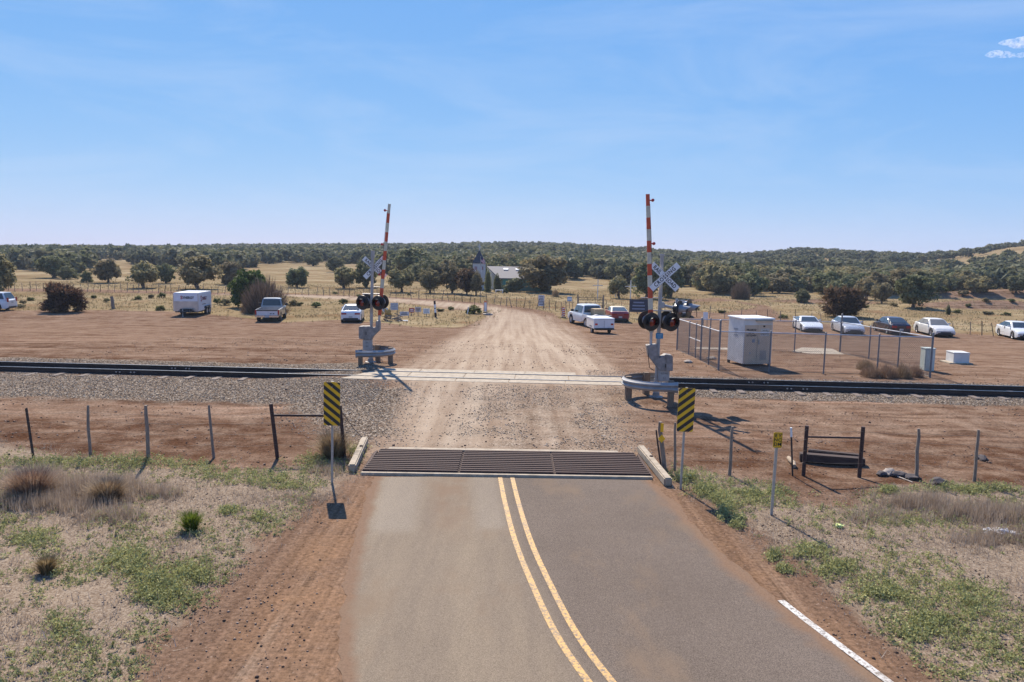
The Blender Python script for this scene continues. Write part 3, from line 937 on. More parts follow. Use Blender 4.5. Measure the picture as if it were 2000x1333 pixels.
# ================================================================ CROSSING SIGNALS
mast_m = M('silver_paint', (.42, .395, .37), .5, .1, .12, 6)
box_m = M('weathered_aluminium', (.33, .295, .27), .6, .1, .2, 7)
blk_m = M('black_enamel', (.014, .013, .014), .35, 0, .05, 5)
lens_m = M('red_lens', (.22, .012, .008), .12, 0, .1, 5, coat=.6)
hood_m = M('hood_aluminium', (.46, .46, .47), .4, .5, .1, 5)
red_m = M('arm_red', (.62, .085, .025), .5, 0, .12, 5)
ivory_m = M('arm_white', (.66, .60, .45), .6, 0, .14, 5)
blue_m = M('sign_blue', (.015, .22, .42), .45, 0, .08, 6)
wpost_m = M('guard_post_wood', (.26, .18, .12), .9, 0, .2, 5, .4, 30, stretch=(6, 6, 1))
beam_m = M('w_beam_zinc', (.36, .35, .34), .6, .25, .12, 5)

hoodd_m = M('hood_dark', (.30, .30, .31), .4, .3, .1, 5)
def flasher(parent, pos, yaw, hood=True):
    """round flashing light; local -Y is the way it shines"""
    o = MB()
    fr = Matrix.Rotation(PI / 2, 4, 'X')          # z -> -y
    o.lathe([(.0, -.03), (.31, -.03), (.315, -.02), (.305, .0), (.15, .005), (.0, .005)], 32, fr, 0)
    o.lathe([(.115, -.22), (.15, -.18), (.165, -.03)], 24, fr, 1)
    o.lathe([(.0, -.225), (.115, -.22)], 24, fr, 1)
    f = o.build('flasher', [blk_m, blk_m if hood == 'long' else hood_m], parent, smooth=40)
    f.location = pos; f.rotation_euler = (0, 0, yaw)
    l = MB()
    l.lathe([(.152, .006), (.14, .028), (.10, .045), (.05, .054), (.0, .057)], 24, fr)
    l.build('lens', lens_m, f, smooth=60)
    if hood:
        V = []; F = []
        n = 22
        for ring, (r, k) in enumerate(((.165, 0), (.172, 1), (.160, 0), (.166, 1))):
            for i in range(n + 1):
                a = R(-42 + 264 * i / n)
                ln = ((.38 if hood == 'long' else .26) if k else 0.0) * (.62 + .38 * math.sin(min(max(a, 0), PI)) if k else 1)
                tp = .62 if (hood == 'long' and k) else 1.0
                V.append((r * tp * math.cos(a), -.004 - ln, r * tp * math.sin(a)))
        w = n + 1
        for i in range(n):
            F += [(i, i + 1, w + i + 1, w + i), (2 * w + i + 1, 2 * w + i, 3 * w + i, 3 * w + i + 1), (w + i, w + i + 1, 3 * w + i + 1, 3 * w + i)]
        h = MB(); h.add(V, F); h.build('visor', [hood_m if hood == 'bright' else (hoodd_m if hood == 'long' else blk_m)], f, smooth=50)
    return f

def crossbuck(parent, pos, tilt, yoff=-.02):
    for ang, txt, dy in ((-46 + tilt, 'RAIL     ROAD', 0.0), (40 + tilt, 'CROSSING', -.014)):
        o = MB(); o.prism(panel_outline(1.22, .225, .012), .005)
        b = o.build('crossbuck_blade', sign_wht, parent)
        b.location = Vector(pos) + Vector((0, yoff + dy, 0)); b.rotation_euler = (0, R(-ang), 0)
        e = MB()
        for z in (-.106, .106):
            e.box((0, -.0035, z), (1.2, .002, .006))
        e.build('edge_stripe', sign_blk, b)
        text_mesh('lettering', txt, .19, sign_blk, b, (0, -.0045, -.003), squash=.86 if 'C' in txt else .8, spacing=1.2 if 'C' in txt else 1.08, bold=.004)

def gate_arm(parent, p0, p1, stripes, w=.13, first='r', lamps=(), lamp_side=1, seg=.4):
    p0, p1 = Vector(p0), Vector(p1); d = p1 - p0; L_ = d.length
    o = MB(); q = 0.0
    ns_ = round(L_ / seg); seg = L_ / ns_
    k = ns_ % 2 if first == 'r' else (ns_ + 1) % 2      # 'first' names the stripe at the tip
    k = 1 - k
    while q < L_ - .01:
        q1 = min(q + seg, L_)
        wt = w * (1 - .25 * q / L_)
        o.box((0, 0, (q + q1) / 2), (wt, .035, q1 - q), k % 2)
        q = q1; k += 1
    a = o.build('gate_arm', [red_m, ivory_m], parent)
    a.location = p0; a.rotation_euler = Vector((0, 0, 1)).rotation_difference(d).to_euler()
    lamps = [f * L_ for f in lamps]
    for lq in lamps:
        m_ = MB()
        m_.tube((lamp_side * .06, 0, lq), (lamp_side * .13, 0, lq), .02, n=8)
        m_.lathe([(0, -.06), (.05, -.055), (.055, 0), (.05, .055), (0, .06)], 14, Matrix.Translation((lamp_side * .16, -.01, lq)) @ Matrix.Rotation(PI / 2, 4, 'X'))
        m_.build('gate_lamp', M('lamp_red', (.42, .03, .03), .3, 0, .1), a, smooth=50)
    if lamps:
        c = MB(); c.path([(lamp_side * .07, .02, .3), (lamp_side * .09, .02, L_ * .6), (lamp_side * .07, .02, L_ * .93)], .008, 5); c.build('lamp_cable', tpost_m, a)
    return a

def guardrail(base, sg, lab):
    """horseshoe of W beam bulging toward the road (sg = direction of the road in x)"""
    t = thing('guardrail', lab, 'guardrail', base, scale=1.0 if sg < 0 else .9)
    path = []
    for i in range(27):
        a = R(75 + 195 * i / 26)
        path.append(Vector((-sg * 0.0 + 1.18 * math.cos(a) * (-sg if sg > 0 else 1) , .98 * math.sin(a) - .45)))
    x_end = path[-1].x; y_end = path[-1].y
    for k in range(1, 5):
        path.append(Vector((x_end + (-sg) * .105 * k, y_end - .012 * k)))
    prof = [(0, 0), (.012, .02), (.075, .065), (.082, .10), (.03, .14), (.02, .155), (.03, .17), (.082, .21), (.075, .245), (.012, .29), (0, .31)]
    V = []; F = []; n = len(prof)
    for i, p in enumerate(path):
        d = (path[min(i + 1, len(path) - 1)] - path[max(i - 1, 0)]).normalized()
        nn = Vector((d.y, -d.x))
        if (nn.dot(p - Vector((0, -.45)))) < 0: nn = -nn
        fl = 1 + (.22 if i == len(path) - 1 else (.1 if i == len(path) - 2 else 0))
        for th in (0, -.005):
            for a_, z in prof:
                V.append((p.x + nn.x * (a_ + th), p.y + nn.y * (a_ + th), .47 + .155 + (z - .155) * fl))
    m2 = 2 * n
    for i in range(len(path) - 1):
        for k in range(n - 1):
            F.append((i * m2 + k, i * m2 + k + 1, (i + 1) * m2 + k + 1, (i + 1) * m2 + k))
            F.append((i * m2 + n + k + 1, i * m2 + n + k, (i + 1) * m2 + n + k, (i + 1) * m2 + n + k + 1))
        F.append((i * m2, (i + 1) * m2, (i + 1) * m2 + n, i * m2 + n)); F.append((i * m2 + n - 1, i * m2 + 2 * n - 1, (i + 1) * m2 + 2 * n - 1, (i + 1) * m2 + n - 1))
    o = MB(); o.add(V, F); o.build('w_beam', beam_m, t, smooth=40)
    for idx, off in ((4, -.12), (15, -.13), (28, -.12)):
        p = path[idx]; d = (path[idx + 1] - path[idx - 1]).normalized(); nn = Vector((d.y, -d.x))
        if nn.dot(p - Vector((0, -.45))) < 0: nn = -nn
        q = p + nn * off
        m_ = MB(); m_.box((q.x, q.y, .36), (.2, .2, .92), rot=Matrix.Rotation(math.atan2(d.y, d.x), 3, 'Z')); m_.build('wooden_post', wpost_m, t, bevel=.012)
        bl = MB(); bq = p + nn * (off * .1); 
        bl.tube((bq.x - nn.x * .02, bq.y - nn.y * .02, .625), (bq.x + nn.x * .06, bq.y + nn.y * .06, .625), .02, n=8); bl.build('bolt', galv_m, t)

def signal(side):
    right = side == 'r'
    bp = (1281, 776) if right else (724, 708)
    base = G(*bp); s = scale_at(base)
    def L(px, py, y=0.0):
        return at_depth(px, py, base.y) - base + Vector((0, y, 0))
    sg = -1 if right else 1
    lab = ('railroad crossing signal with raised gate, crossbuck and side lights at the right of the road' if right
           else 'railroad crossing signal with raised leaning gate beyond the tracks at the left of the road')
    t = thing('crossing_signal', lab, 'crossing signal', base)
    mt = L(1293, 500) if right else L(728, 490)
    m_ = MB(); m_.lathe([(.0, 0), (.24, 0), (.24, .03), (.13, .05), (.115, .16), (.0, .17)], 16); m_.build('footing', box_m, t, smooth=40)
    m_ = MB(); m_.tube((0, 0, .1), mt, .068, .062, 14)
    if right: m_.tube(mt, mt + Vector((.002, 0, .06)), .085, n=14)
    else: m_.tube(mt - Vector((0, 0, .3)), mt, .085, n=14)
    m_.build('mast', mast_m, t, smooth=40)
    xs_ = lambda z: mt.x * z / mt.z
    # crossbuck
    cbp = L(1297, 541) if right else L(731, 523)
    crossbuck(t, cbp + Vector((0, -.10 if right else .10, 0)), 3 if right else 6)
    # flashing lights back to back on a crossarm
    zc = L(1290, 628).z if right else L(726, 591).z
    yw = R(18) * (1 if right else -1)
    xa = [L(1270, 628).x, L(1309, 628).x] if right else [L(710, 591).x, L(740.5, 591).x]
    ca = MB(); ca.tube((min(xa) - .05, .02, zc + .36), (max(xa) + .05, .02, zc + .36), .025, n=8)
    for x in xa: ca.tube((x, .02, zc + .36), (x, -.05, zc + .2), .02, n=8)
    ca.build('light_crossarm', mast_m, t, smooth=40)
    for x in xa:
        flasher(t, (x, -.26, zc), yw)
        flasher(t, (x + .34 * math.sin(-yw) * 1.0, .26, zc + .02), yw + PI, 'bright')
    # gate mechanism: body, cranked support and lower case
    if right:
        body = [(1260, 673), (1280, 671), (1284, 698), (1297, 690), (1309, 692), (1309, 722), (1285, 722), (1264, 694)]
        side = [(1297, 690), (1310, 693), (1310, 722), (1297, 722)]
        low = (1284, 1305, 721, 743)
    else:
        body = [(705, 637), (725, 636), (729, 640), (736, 638), (737, 626), (744, 626), (744, 644), (731, 657), (728, 663), (707, 661)]
        side = [(704, 637), (714, 636), (714, 661), (704, 660)]
        low = (711, 728, 663, 683)
    pl = [(L(*p).x, L(*p).z) for p in body]
    g = MB(); g.prism(pl, .34, Matrix.Translation((0, -.16, 0))); go = g.build('gate_mechanism', box_m, t, bevel=.012)
    pl = [(L(*p).x, L(*p).z) for p in side]
    g = MB(); g.prism(pl, .40, Matrix.Translation((0.0, -.17, 0))); g.build('counterweight_case', box_m, t, bevel=.015)
    a0, a1 = L(low[0], low[3]), L(low[1], low[2])
    g = MB(); g.box(((a0.x + a1.x) / 2, -.14, (a0.z + a1.z) / 2), (a1.x - a0.x, .28, a1.z - a0.z)); lo = g.build('junction_case', mast_m, t, bevel=.012)
    for k, w_ in enumerate(('025445', '3.2') if right else ('025', '445')):
        text_mesh('stencil', w_, .085, M('stencil_grey', (.12, .115, .12), .7), lo, ((a0.x + a1.x) / 2, -.284, a1.z - .12 - .16 * k))
    g = MB(); g.tube((xs_(.2), 0, .12), (xs_(.7), 0, a0.z + .05), .10, .085, 12); g.build('support_column', mast_m, t, smooth=40)
    h = MB(); h.box((L(1296, 715).x if right else L(718, 650).x, -.335, L(1296, 712).z if right else L(718, 650).z), (.03, .02, .12)); h.build('latch', blk_m, t)
    # raised arm
    if right:
        p0, p1 = L(1270, 668, -.12), L(1264, 380, -.10)
        gate_arm(t, p0 + Vector((0, 0, .34)), p1, 0, .165, 'r', (.955, .645), 1, .385)
        h = MB(); h.tube(p0 + Vector((0, 0, -.1)), p0 + Vector((0, 0, .36)), .05, n=10); h.build('arm_socket', hood_m, t, smooth=40)
        # long thin arm stop and side arm with a second pair of lights
        h = MB(); h.tube(L(1252, 582, .02), L(1296, 582, .02), .018, n=8); h.build('arm_stop', mast_m, t)
        h = MB(); h.tube(L(1291, 596), L(1318, 602, -.05), .05, n=10); h.tube(L(1321, 606, -.05), L(1321, 584, -.05), .045, n=10)
        h.tube(L(1321, 588, -.05), L(1340, 589, .25), .03, n=8); h.build('side_arm', mast_m, t, smooth=40)
        h = MB(); h.box(L(1291.5, 596), (.2, .2, .2)); h.build('arm_clamp', galv_m, t, bevel=.02)
        flasher(t, L(1326, 604, -.15), R(58), 'long'); flasher(t, L(1350, 603, .25), R(58), 'long')
        h = MB(); h.box(L(1287, 656, -.085), (.25, .006, .19)); bs = h.build('blue_plate', blue_m, t)
        c = L(1287, 656, -.0905)
        for k in range(3):
            h = MB(); h.box((c.x, c.y, c.z + .045 - .045 * k), (.17 - .02 * k, .002, .014)); h.build('plate_text_line', M('plate_white', (.4, .55, .62), .6), bs)
        h = MB(); h.path([L(1263, 672, -.2), L(1263, 692, -.28), L(1266, 716, -.25), L(1277, 724, -.1)], .012, 6); h.build('cable', tpost_m, t)
    else:
        p0, p1 = L(741, 628, -.12), L(761, 399, -.05)
        gate_arm(t, p0 + Vector((.03, 0, .25)), p1, 0, .15, 'w', (.37, .64, .94), -1, .40)
        h = MB(); h.tube(p0 + Vector((0, 0, -.05)), p0 + Vector((.03, 0, .27)), .05, n=10); h.build('arm_socket', hood_m, t, smooth=40)
        h = MB(); h.tube(L(723, 560, .02), L(748, 562, .02), .018, n=8); h.build('arm_stop', mast_m, t)
    guardrail(base + Vector((0, 0, -.02)), sg, 'curved steel guardrail on wooden posts around the %s crossing signal' % ('side lit right' if right else 'left'))
signal('r'); signal('l')

# ================================================================ EQUIPMENT COMPOUND
cab_m = M('cabinet_bounce_beige', (.62, .46, .32), .5, 0, .07, 3)  # door beige, with the warm light bounced onto the front put into it
dark_m = M('dark_gap', (.03, .027, .026), .8)
letter_m = M('stencil_black', (.03, .028, .03), .7)
letterg_m = M('stencil_faint', (.35, .38, .42), .7)

def cabinet():
    bl = G(1450, 717); br = G(1511, 716)
    s = scale_at(bl)
    w = 1.38; d = 1.5; h = 2.12
    ang = math.atan2(br.y - bl.y, br.x - bl.x) - R(1)
    t = thing('equipment_cabinet', 'tall white signal equipment cabinet with double doors inside the chain link fence', 'cabinet', bl, ang)
    o = MB(); o.box((w / 2, d / 2, .12 + (h - .12) / 2), (w, d, h - .12)); b = o.build('cabinet_body', M('cabinet_shell', (.72, .69, .64), .5, 0, .08, 3), t, bevel=.02)
    o = MB(); o.box((w / 2, d / 2 - .02, h + .035), (w + .12, d + .14, .07)); o.build('roof', M('cabinet_white', (.80, .79, .76), .5, 0, .05), t, bevel=.02)
    for x in (.06, w - .06):
        for y in (.06, d - .06):
            o = MB(); o.box((x, y, .05), (.1, .1, .18)); o.build('foot', dark_m, t)
    for x0, x1 in ((.03, w * .46), (w * .46 + .012, w - .04)):
        o = MB(); o.box(((x0 + x1) / 2, -.012, 1.02), (x1 - x0, .022, 1.72)); dr = o.build('door', cab_m, t, bevel=.006)
        if x0 > .1:
            o = MB(); o.box((x0 + .06, -.04, 1.12), (.05, .035, .22)); o.build('handle', galv_m, dr)
            o = MB()
            for k in range(7):
                o.box((x0 + .17 + .045 * k, -.026, .52), (.02, .006, .42))
            o.build('louvre', M('louvre_shade', (.36, .33, .31), .7), dr)
            o = MB(); o.box(((x0 + x1) / 2, -.026, 1.55), (.42, .006, .34)); o.build('notice', M('notice', (.62, .56, .48), .6), dr)
            for k, tx in enumerate(('NOTICE', 'CALL 24 HRS', 'EMERGENCY')):
                text_mesh('notice_text', tx, .06, letter_m, dr, ((x0 + x1) / 2, -.031, 1.63 - .08 * k))
            o = MB(); o.box(((x0 + x1) / 2 - .05, -.026, 1.82), (.09, .008, .07)); o.build('vent', dark_m, dr)
        else:
            for k, tx in enumerate(('WILLIAMS RD', 'M.P. 4.2', 'DOT 025445N')):
                text_mesh('stencil', tx, .125, letter_m, dr, ((x0 + x1) / 2, -.026, 1.66 - .125 * k), squash=.62, bold=.003)
            o = MB(); o.box((x0 + .42, -.03, 1.17), (.13, .02, .15)); o.build('meter_box', M('meter_grey', (.33, .33, .34), .6), dr)
            o = MB(); o.box((x0 + .28, -.03, .62), (.05, .02, .1)); o.build('latch', galv_m, dr)
    o = MB(); o.box((w * .72, -.09, h - .055), (.95, .16, .03)); o.build('rain_hood', cab_m, t)
    for k, tx in enumerate(('POWER', 'OFF', 'ALARM')):
        text_mesh('side_stencil', tx, .12, letterg_m, t, (-.005, d * .5, 1.62 - .13 * k), rot=(PI / 2, 0, -PI / 2))
    o = MB(); o.box((w + .012, .25, h - .33), (.03, .1, .1)); o.build('lamp_box', dark_m, t)
cabinet()

def chainlink():
    NL, NR, FL, FR = G(1403, 724), G(1816, 738), G(1322, 684), G(1640, 690)
    t = thing('chainlink_fence', 'chain link fence on grey steel posts enclosing the equipment cabinet', 'fence', NL)
    post_m = M('fence_post_grey', (.21, .215, .235), .5, .5, .12, 8)
    rail_mm = M('fence_rail_grey', (.50, .50, .52), .4, .6, .1, 8)
    mesh_m = M('chain_wire', (.16, .155, .15), .5, .6, .05, 8)
    H = 1.72
    def post(p, h, r):
        m_ = MB(); q = p - NL
        m_.tube(q - Vector((0, 0, .1)), q + Vector((0, 0, h)), r, n=10)
        m_.lathe([(r * 1.15, h - .01), (r * 1.1, h + .03), (0, h + .06)], 10, Matrix.Translation(q))
        m_.build('post', post_m, t, smooth=40)
    def side(a, b, fr, skip_mesh=None, hh=H):
        for f in fr:
            post(a + (b - a) * f, hh + .02, .03)
        qa, qb = a - NL, b - NL
        m_ = MB(); m_.tube(qa + Vector((0, 0, hh - .03)), qb + Vector((0, 0, hh - .03)), .023, n=8); m_.build('top_rail', rail_mm, t, smooth=40)
        d = qb - qa; Ln = math.hypot(d.x, d.y); ud = d / Ln
        V = []; F = []
        pitch = .085; r = .0026
        hgt = hh - .06
        for sgn in (1, -1):
            k = -int(hgt / pitch) - 1
            while k * pitch < Ln:
                x0, z0, x1, z1 = k * pitch, 0.0, k * pitch + hgt, hgt
                if x0 < 0: z0 = -x0; x0 = 0
                if x1 > Ln: z1 = hgt - (x1 - Ln); x1 = Ln
                k += 1
                if x1 <= x0 + .02: continue
                if sgn < 0: x0, x1 = Ln - x0, Ln - x1
                p0 = qa + ud * x0 + Vector((0, 0, z0 + .04)); p1 = qa + ud * x1 + Vector((0, 0, z1 + .04))
                dd = (p1 - p0).normalized(); n1 = Vector((-ud.y, ud.x, 0)); n2 = dd.cross(n1)
                o = len(V)
                for p in (p0, p1):
                    for j in range(3):
                        V.append(p + (n1 * math.cos(2 * PI * j / 3) + n2 * math.sin(2 * PI * j / 3)) * r)
                for j in range(3):
                    F.append((o + j, o + (j + 1) % 3, o + 3 + (j + 1) % 3, o + 3 + j))
        m_ = MB(); m_.add(V, F); m_.build('chain_mesh', mesh_m, t)
        m_ = MB(); m_.tube(qa + Vector((0, 0, .05)), qb + Vector((0, 0, .05)), .008, n=6); m_.build('tension_wire', mesh_m, t)
    side(NL, NR, (.245, .505, .755)); side(NR, FR, (.3, .62)); side(FR, FL, (.28, .55, .8)); side(FL, NL, (.33, .5, .8))
    for p, h in ((NL, 2.15), (NR, 1.85), (FL, 2.05), (FR, 2.1)):
        post(p, h, .042)
    a, b = FL - NL, NL - NL
    post(FL + (NL - FL) * .62, 2.05, .042)
    m_ = MB(); m_.tube(a + (b - a) * .33 + Vector((0, 0, .95)), a + (b - a) * .62 + Vector((0, 0, .95)), .02, n=8); m_.build('brace_rail', rail_mm, t)
chainlink()

def block(name, px, py, w, d, h, mat, lab, cat, ang, cap=False):
    p = G(px, py)
    t = thing(name, lab, cat, p, ang)
    o = MB(); o.box((w / 2, d / 2, h / 2), (w, d, h)); o.build('block_body', mat, t, bevel=.02)
    if cap:
        o = MB(); o.box((w / 2 - .05, d / 2, .02), (w + .35, d + .25, .07)); o.build('footing_slab', conc_m, t, bevel=.01)
        o = MB(); o.box((w / 2, d / 2, h + .02), (w + .03, d + .03, .05)); o.build('lid', mat, t, bevel=.012)
    else:
        o = MB(); o.box((w / 2, d / 2, h + .015), (w + .04, d + .04, .04)); o.build('lid', mat, t, bevel=.01)
        o = MB(); o.box((w * .5, -.012, h * .55), (w - .06, .015, h * .8)); o.build('door', mat, t, bevel=.004)
    return t
pale_m = M('pale_box_paint', (.66, .65, .61), .55, 0, .07, 4)
block('utility_box', 1805, 725, .42, .5, .98, M('pale_green_paint', (.60, .64, .57), .55, 0, .07, 4), 'narrow upright pale utility box behind the fence corner', 'utility box', R(-5))
block('transformer_box', 1862, 711, .72, .8, .5, pale_m, 'low square pale transformer box on a concrete pad right of the fence', 'utility box', R(-5), True)

def pad(pxs, lab):
    P = W(pxs); o = P[0].copy()
    m_ = MB(); n = len(P)
    vs = [(p.x - o.x, p.y - o.y, -.05) for p in P] + [(p.x - o.x, p.y - o.y, .045) for p in P]
    m_.add(vs, [tuple(range(n - 1, -1, -1)), tuple(range(n, 2 * n))] + [(i, (i + 1) % n, n + (i + 1) % n, n + i) for i in range(n)])
    ob = m_.build('concrete_pad', conc_m, None, smooth=10); ob.location = o
    return tag(ob, lab, 'concrete pad')
pad([(1546, 688), (1566, 684.5), (1625, 686.5), (1655, 694), (1600, 692.5)], 'low concrete pad on the gravel to the right of the cabinet')
pad([(1356, 680), (1425, 681.5), (1425, 685), (1362, 683.5)], 'narrow concrete pad strip on the dirt to the left of the cabinet')

# ================================================================ VEHICLES
tyre_m = M('tyre_rubber', (.025, .024, .024), .85, 0, .1, 10)
rim_m = M('alloy', (.58, .58, .6), .3, .8, .08, 10)
glass_m = M('car_glass', (.045, .055, .06), .05, 0, .1, 3, coat=.5)
tail_m = M('tail_lamp', (.38, .012, .015), .2, 0, .1, 5, coat=.5)
head_m = M('head_lamp', (.62, .64, .66), .1, .2, .1, 5, coat=.5)
plast_m = M('black_plastic', (.03, .03, .032), .6)
plate_m = M('number_plate', (.55, .53, .5), .5)
chrome_m = M('chrome', (.62, .62, .63), .2, .9, .05, 5)

def wheel(parent, x, y, r, w=.22):
    fr = Matrix.Rotation(PI / 2, 4, 'Y')
    o = MB(); o.lathe([(r * .64, -w / 2), (r * .94, -w / 2), (r, -w / 2 + .035), (r, w / 2 - .035), (r * .94, w / 2), (r * .64, w / 2), (r * .64, -w / 2)], 24, fr)
    t = o.build('wheel', tyre_m, parent, smooth=40); t.location = (x, y, r)
    sx = 1 if x > 0 else -1
    o = MB()
    o.lathe([(r * .66, w * .38), (r * .60, w * .42), (r * .56, w * .34), (r * .2, w * .30), (r * .14, w * .42), (0, w * .43)], 20, Matrix.Rotation(sx * PI / 2, 4, 'Y'))
    for k in range(5):
        a = 2 * PI * k / 5
        o.box((sx * w * .37, math.sin(a) * r * .36, math.cos(a) * r * .36), (.03, .05, r * .52), rot=Matrix.Rotation(-a, 3, 'X'))
    o.build('rim', rim_m, t, smooth=40)

def car(name, lab, px, py, yaw, sp, paint, glass=glass_m, second=None):
    L_, Wd, H = sp['L'], sp['W'], sp['H']
    hl = L_ / 2
    p = G(px, py)
    t = thing(name, lab, sp.get('cat', 'car'), p, yaw)
    r = sp.get('r', .32)
    wy = sp.get('wy', (-hl + .95, hl - .88))
    topk = sp['top']; ty = [a for a, _ in topk]; tz = [b for _, b in topk]
    zb0 = sp.get('zb', .2)
    ysn = sorted(set(list(np.linspace(-hl, hl, 40)) + [wy[0] + (r + .06) * math.sin(a) for a in np.linspace(-PI / 2, PI / 2, 11)] + [wy[1] + (r + .06) * math.sin(a) for a in np.linspace(-PI / 2, PI / 2, 11)]))
    V = []; ns = 0
    for y in ysn:
        zt = float(np.interp(y, ty, tz))
        e = abs(y) / hl
        hw = Wd / 2 * (1 - sp.get('taper', .13) * e ** 5)
        zb = zb0 + (.1 * max(0, (e - .93) / .07))
        for c in wy:
            dd = (r + .06) ** 2 - (y - c) ** 2
            if dd > 0: zb = max(zb, r + math.sqrt(dd) * .98)
        zb = min(zb, zt - .06)
        h = zt - zb
        half = [(hw * .975, zb), (hw, zb + .35 * h), (hw * .99, zb + .68 * h), (hw * .955, zb + .9 * h), (hw * .88, zt - .01), (hw * .5, zt + .012)]
        prof = [(x, z) for x, z in half] + [(-x, z) for x, z in half[::-1]]
        ns = len(prof)
        V += [(x, y, z) for x, z in prof]
    F = []
    for i in range(len(ysn) - 1):
        for k in range(ns - 1):
            F.append((i * ns + k, i * ns + k + 1, (i + 1) * ns + k + 1, (i + 1) * ns + k))
    F += [tuple(range(ns - 1, -1, -1)), tuple(range((len(ysn) - 1) * ns, len(ysn) * ns))]
    o = MB(); o.add(V, F)
    body = o.build('body', paint, t, smooth=32)
    o = MB(); o.box((0, 0, zb0 + .12), (Wd * .80, L_ * .93, .26)); o.build('underbody', plast_m, t)
    # greenhouse
    yrb, yrt, yft, yfb = sp['gh']; wb, wr = Wd / 2 * .93, Wd / 2 * sp.get('roofw', .70); zr = H
    def belt(y): return float(np.interp(y, ty, tz)) - .01
    zbt = max(belt(yrt), belt(yft))
    st = []
    for f in np.linspace(0, 1, 5): st.append((yrb + (yrt - yrb) * f, belt(yrb) + (zr - .03 - belt(yrb)) * f))
    for f in np.linspace(.2, .8, 4): st.append((yrt + (yft - yrt) * f, zr - .03 + .03 * math.sin(PI * f)))
    for f in np.linspace(1, 0, 5): st.append((yfb + (yft - yfb) * f, belt(yfb) + (zr - .03 - belt(yfb)) * f))
    def xw(z): 
        q = min(max((z - zbt) / (zr - zbt), 0), 1); return wb + (wr - wb) * q
    V = []
    for y, z in st:
        zl = belt(y) - .05
        z = max(z, zl + .02)
        half = [(xw(zl), zl), (xw(z - .05) if z - .05 > zl else xw(zl), max(z - .06, zl + .005)), (xw(z) * .93, z - .012), (xw(z) * .5, z + .01)]
        V += [(x, y, zz) for x, zz in half] + [(-x, y, zz) for x, zz in half[::-1]]
    ns = 8; F = []
    for i in range(len(st) - 1):
        for k in range(ns - 1):
            F.append((i * ns + k, i * ns + k + 1, (i + 1) * ns + k + 1, (i + 1) * ns + k))
    F += [tuple(range(ns - 1, -1, -1)), tuple(range((len(st) - 1) * ns, len(st) * ns))]
    o = MB(); o.add(V, F); o.build('cabin', second or paint, t, smooth=35)
    # panes: windscreen, back window, side windows, each 12 mm thick standing proud
    def pane(nm, pts, nrm):
        nrm = Vector(nrm).normalized()
        n = len(pts); vs = [Vector(q) + nrm * .004 for q in pts] + [Vector(q) + nrm * .016 for q in pts]
        m_ = MB(); m_.add(vs, [tuple(range(n - 1, -1, -1)), tuple(range(n, 2 * n))] + [(i, (i + 1) % n, n + (i + 1) % n, n + i) for i in range(n)])
        m_.build(nm, glass, t, smooth=10)
    for nm, y0, y1, sgn in (('windscreen', yfb, yft, 1), ('back_window', yrb, yrt, -1)):
        z0 = belt(y0)
        def at(f, lift): return y0 + (y1 - y0) * f, z0 + (zr - .03 - z0) * f
        (ya, za), (yb, zb_) = at(.10, 0), at(.90, 0)
        nr_ = Vector((0, sgn * (zr - z0), abs(y1 - y0)))
        off = nr_.normalized() * .012
        pane(nm, [(-xw(za) * .86, ya + off.y, za + off.z), (xw(za) * .86, ya + off.y, za + off.z), (xw(zb_) * .84, yb + off.y, zb_ + off.z), (-xw(zb_) * .84, yb + off.y, zb_ + off.z)], nr_)
    zl, zh = zbt + .035, zr - .085
    def yfr(z): return yfb + (yft - yfb) * min(1, max(0, (z - belt(yfb)) / (zr - .03 - belt(yfb))))
    def yrr(z): return yrb + (yrt - yrb) * min(1, max(0, (z - belt(yrb)) / (zr - .03 - belt(yrb))))
    cuts = sp.get('cuts', (.48,))
    for sx in (1, -1):
        nr_ = Vector((sx * (zr - zbt), 0, wb - wr))
        ya0, ya1 = yrr(zl) + .12, yrr(zh) + .10
        yb0, yb1 = yfr(zl) - .14, yfr(zh) - .10
        eds = [0] + list(cuts) + [1]
        for f0, f1 in zip(eds[:-1], eds[1:]):
            g = .03
            q = [(sx * xw(zl), ya0 + (yb0 - ya0) * f0 + (g if f0 else 0), zl), (sx * xw(zl), ya0 + (yb0 - ya0) * f1 - (g if f1 < 1 else 0), zl),
                 (sx * xw(zh), ya1 + (yb1 - ya1) * f1 - (g if f1 < 1 else 0), zh), (sx * xw(zh), ya1 + (yb1 - ya1) * f0 + (g if f0 else 0), zh)]
            pane('side_window', q if sx < 0 else q[::-1], nr_)
        o = MB(); o.box((sx * (wb + .09), yfr(zl) - .22, zl + .05), (.2, .1, .13)); o.build('mirror', sp.get('mirror', paint), t, bevel=.025)
    for sx in (1, -1):
        for c in wy: wheel(t, sx * (Wd / 2 - .12), c, r)
    # ends
    zf = float(np.interp(hl - .02, ty, tz)); zrz = float(np.interp(-hl + .02, ty, tz))
    wend = Wd * (1 - sp.get('taper', .13))
    for sx in (1, -1):
        o = MB(); o.box((sx * wend * .40, hl - .03, zf - .13), (wend * .2, .14, .12)); o.build('headlight', head_m, t, bevel=.02)
        tl = sp.get('tail', (.22, .14, -.16))
        o = MB(); o.box((sx * (wend * .5 - wend * tl[0] / 2), -hl + .02, zrz + tl[2]), (wend * tl[0], .1, tl[1])); o.build('taillight', tail_m, t, bevel=.015)
    if sp.get('grille', True):
        o = MB(); o.box((0, hl - .005, zf - .17), (wend * .55, .06, .14)); o.build('grille', plast_m, t, bevel=.015)
    o = MB(); o.box((0, hl + .005, .34), (wend * .8, .05, .12)); o.build('front_intake', plast_m, t, bevel=.015)
    o = MB(); o.box((0, -hl - .003, zrz - .2 if zrz > .9 else .5), (.32, .02, .15)); o.build('number_plate', plate_m, t)
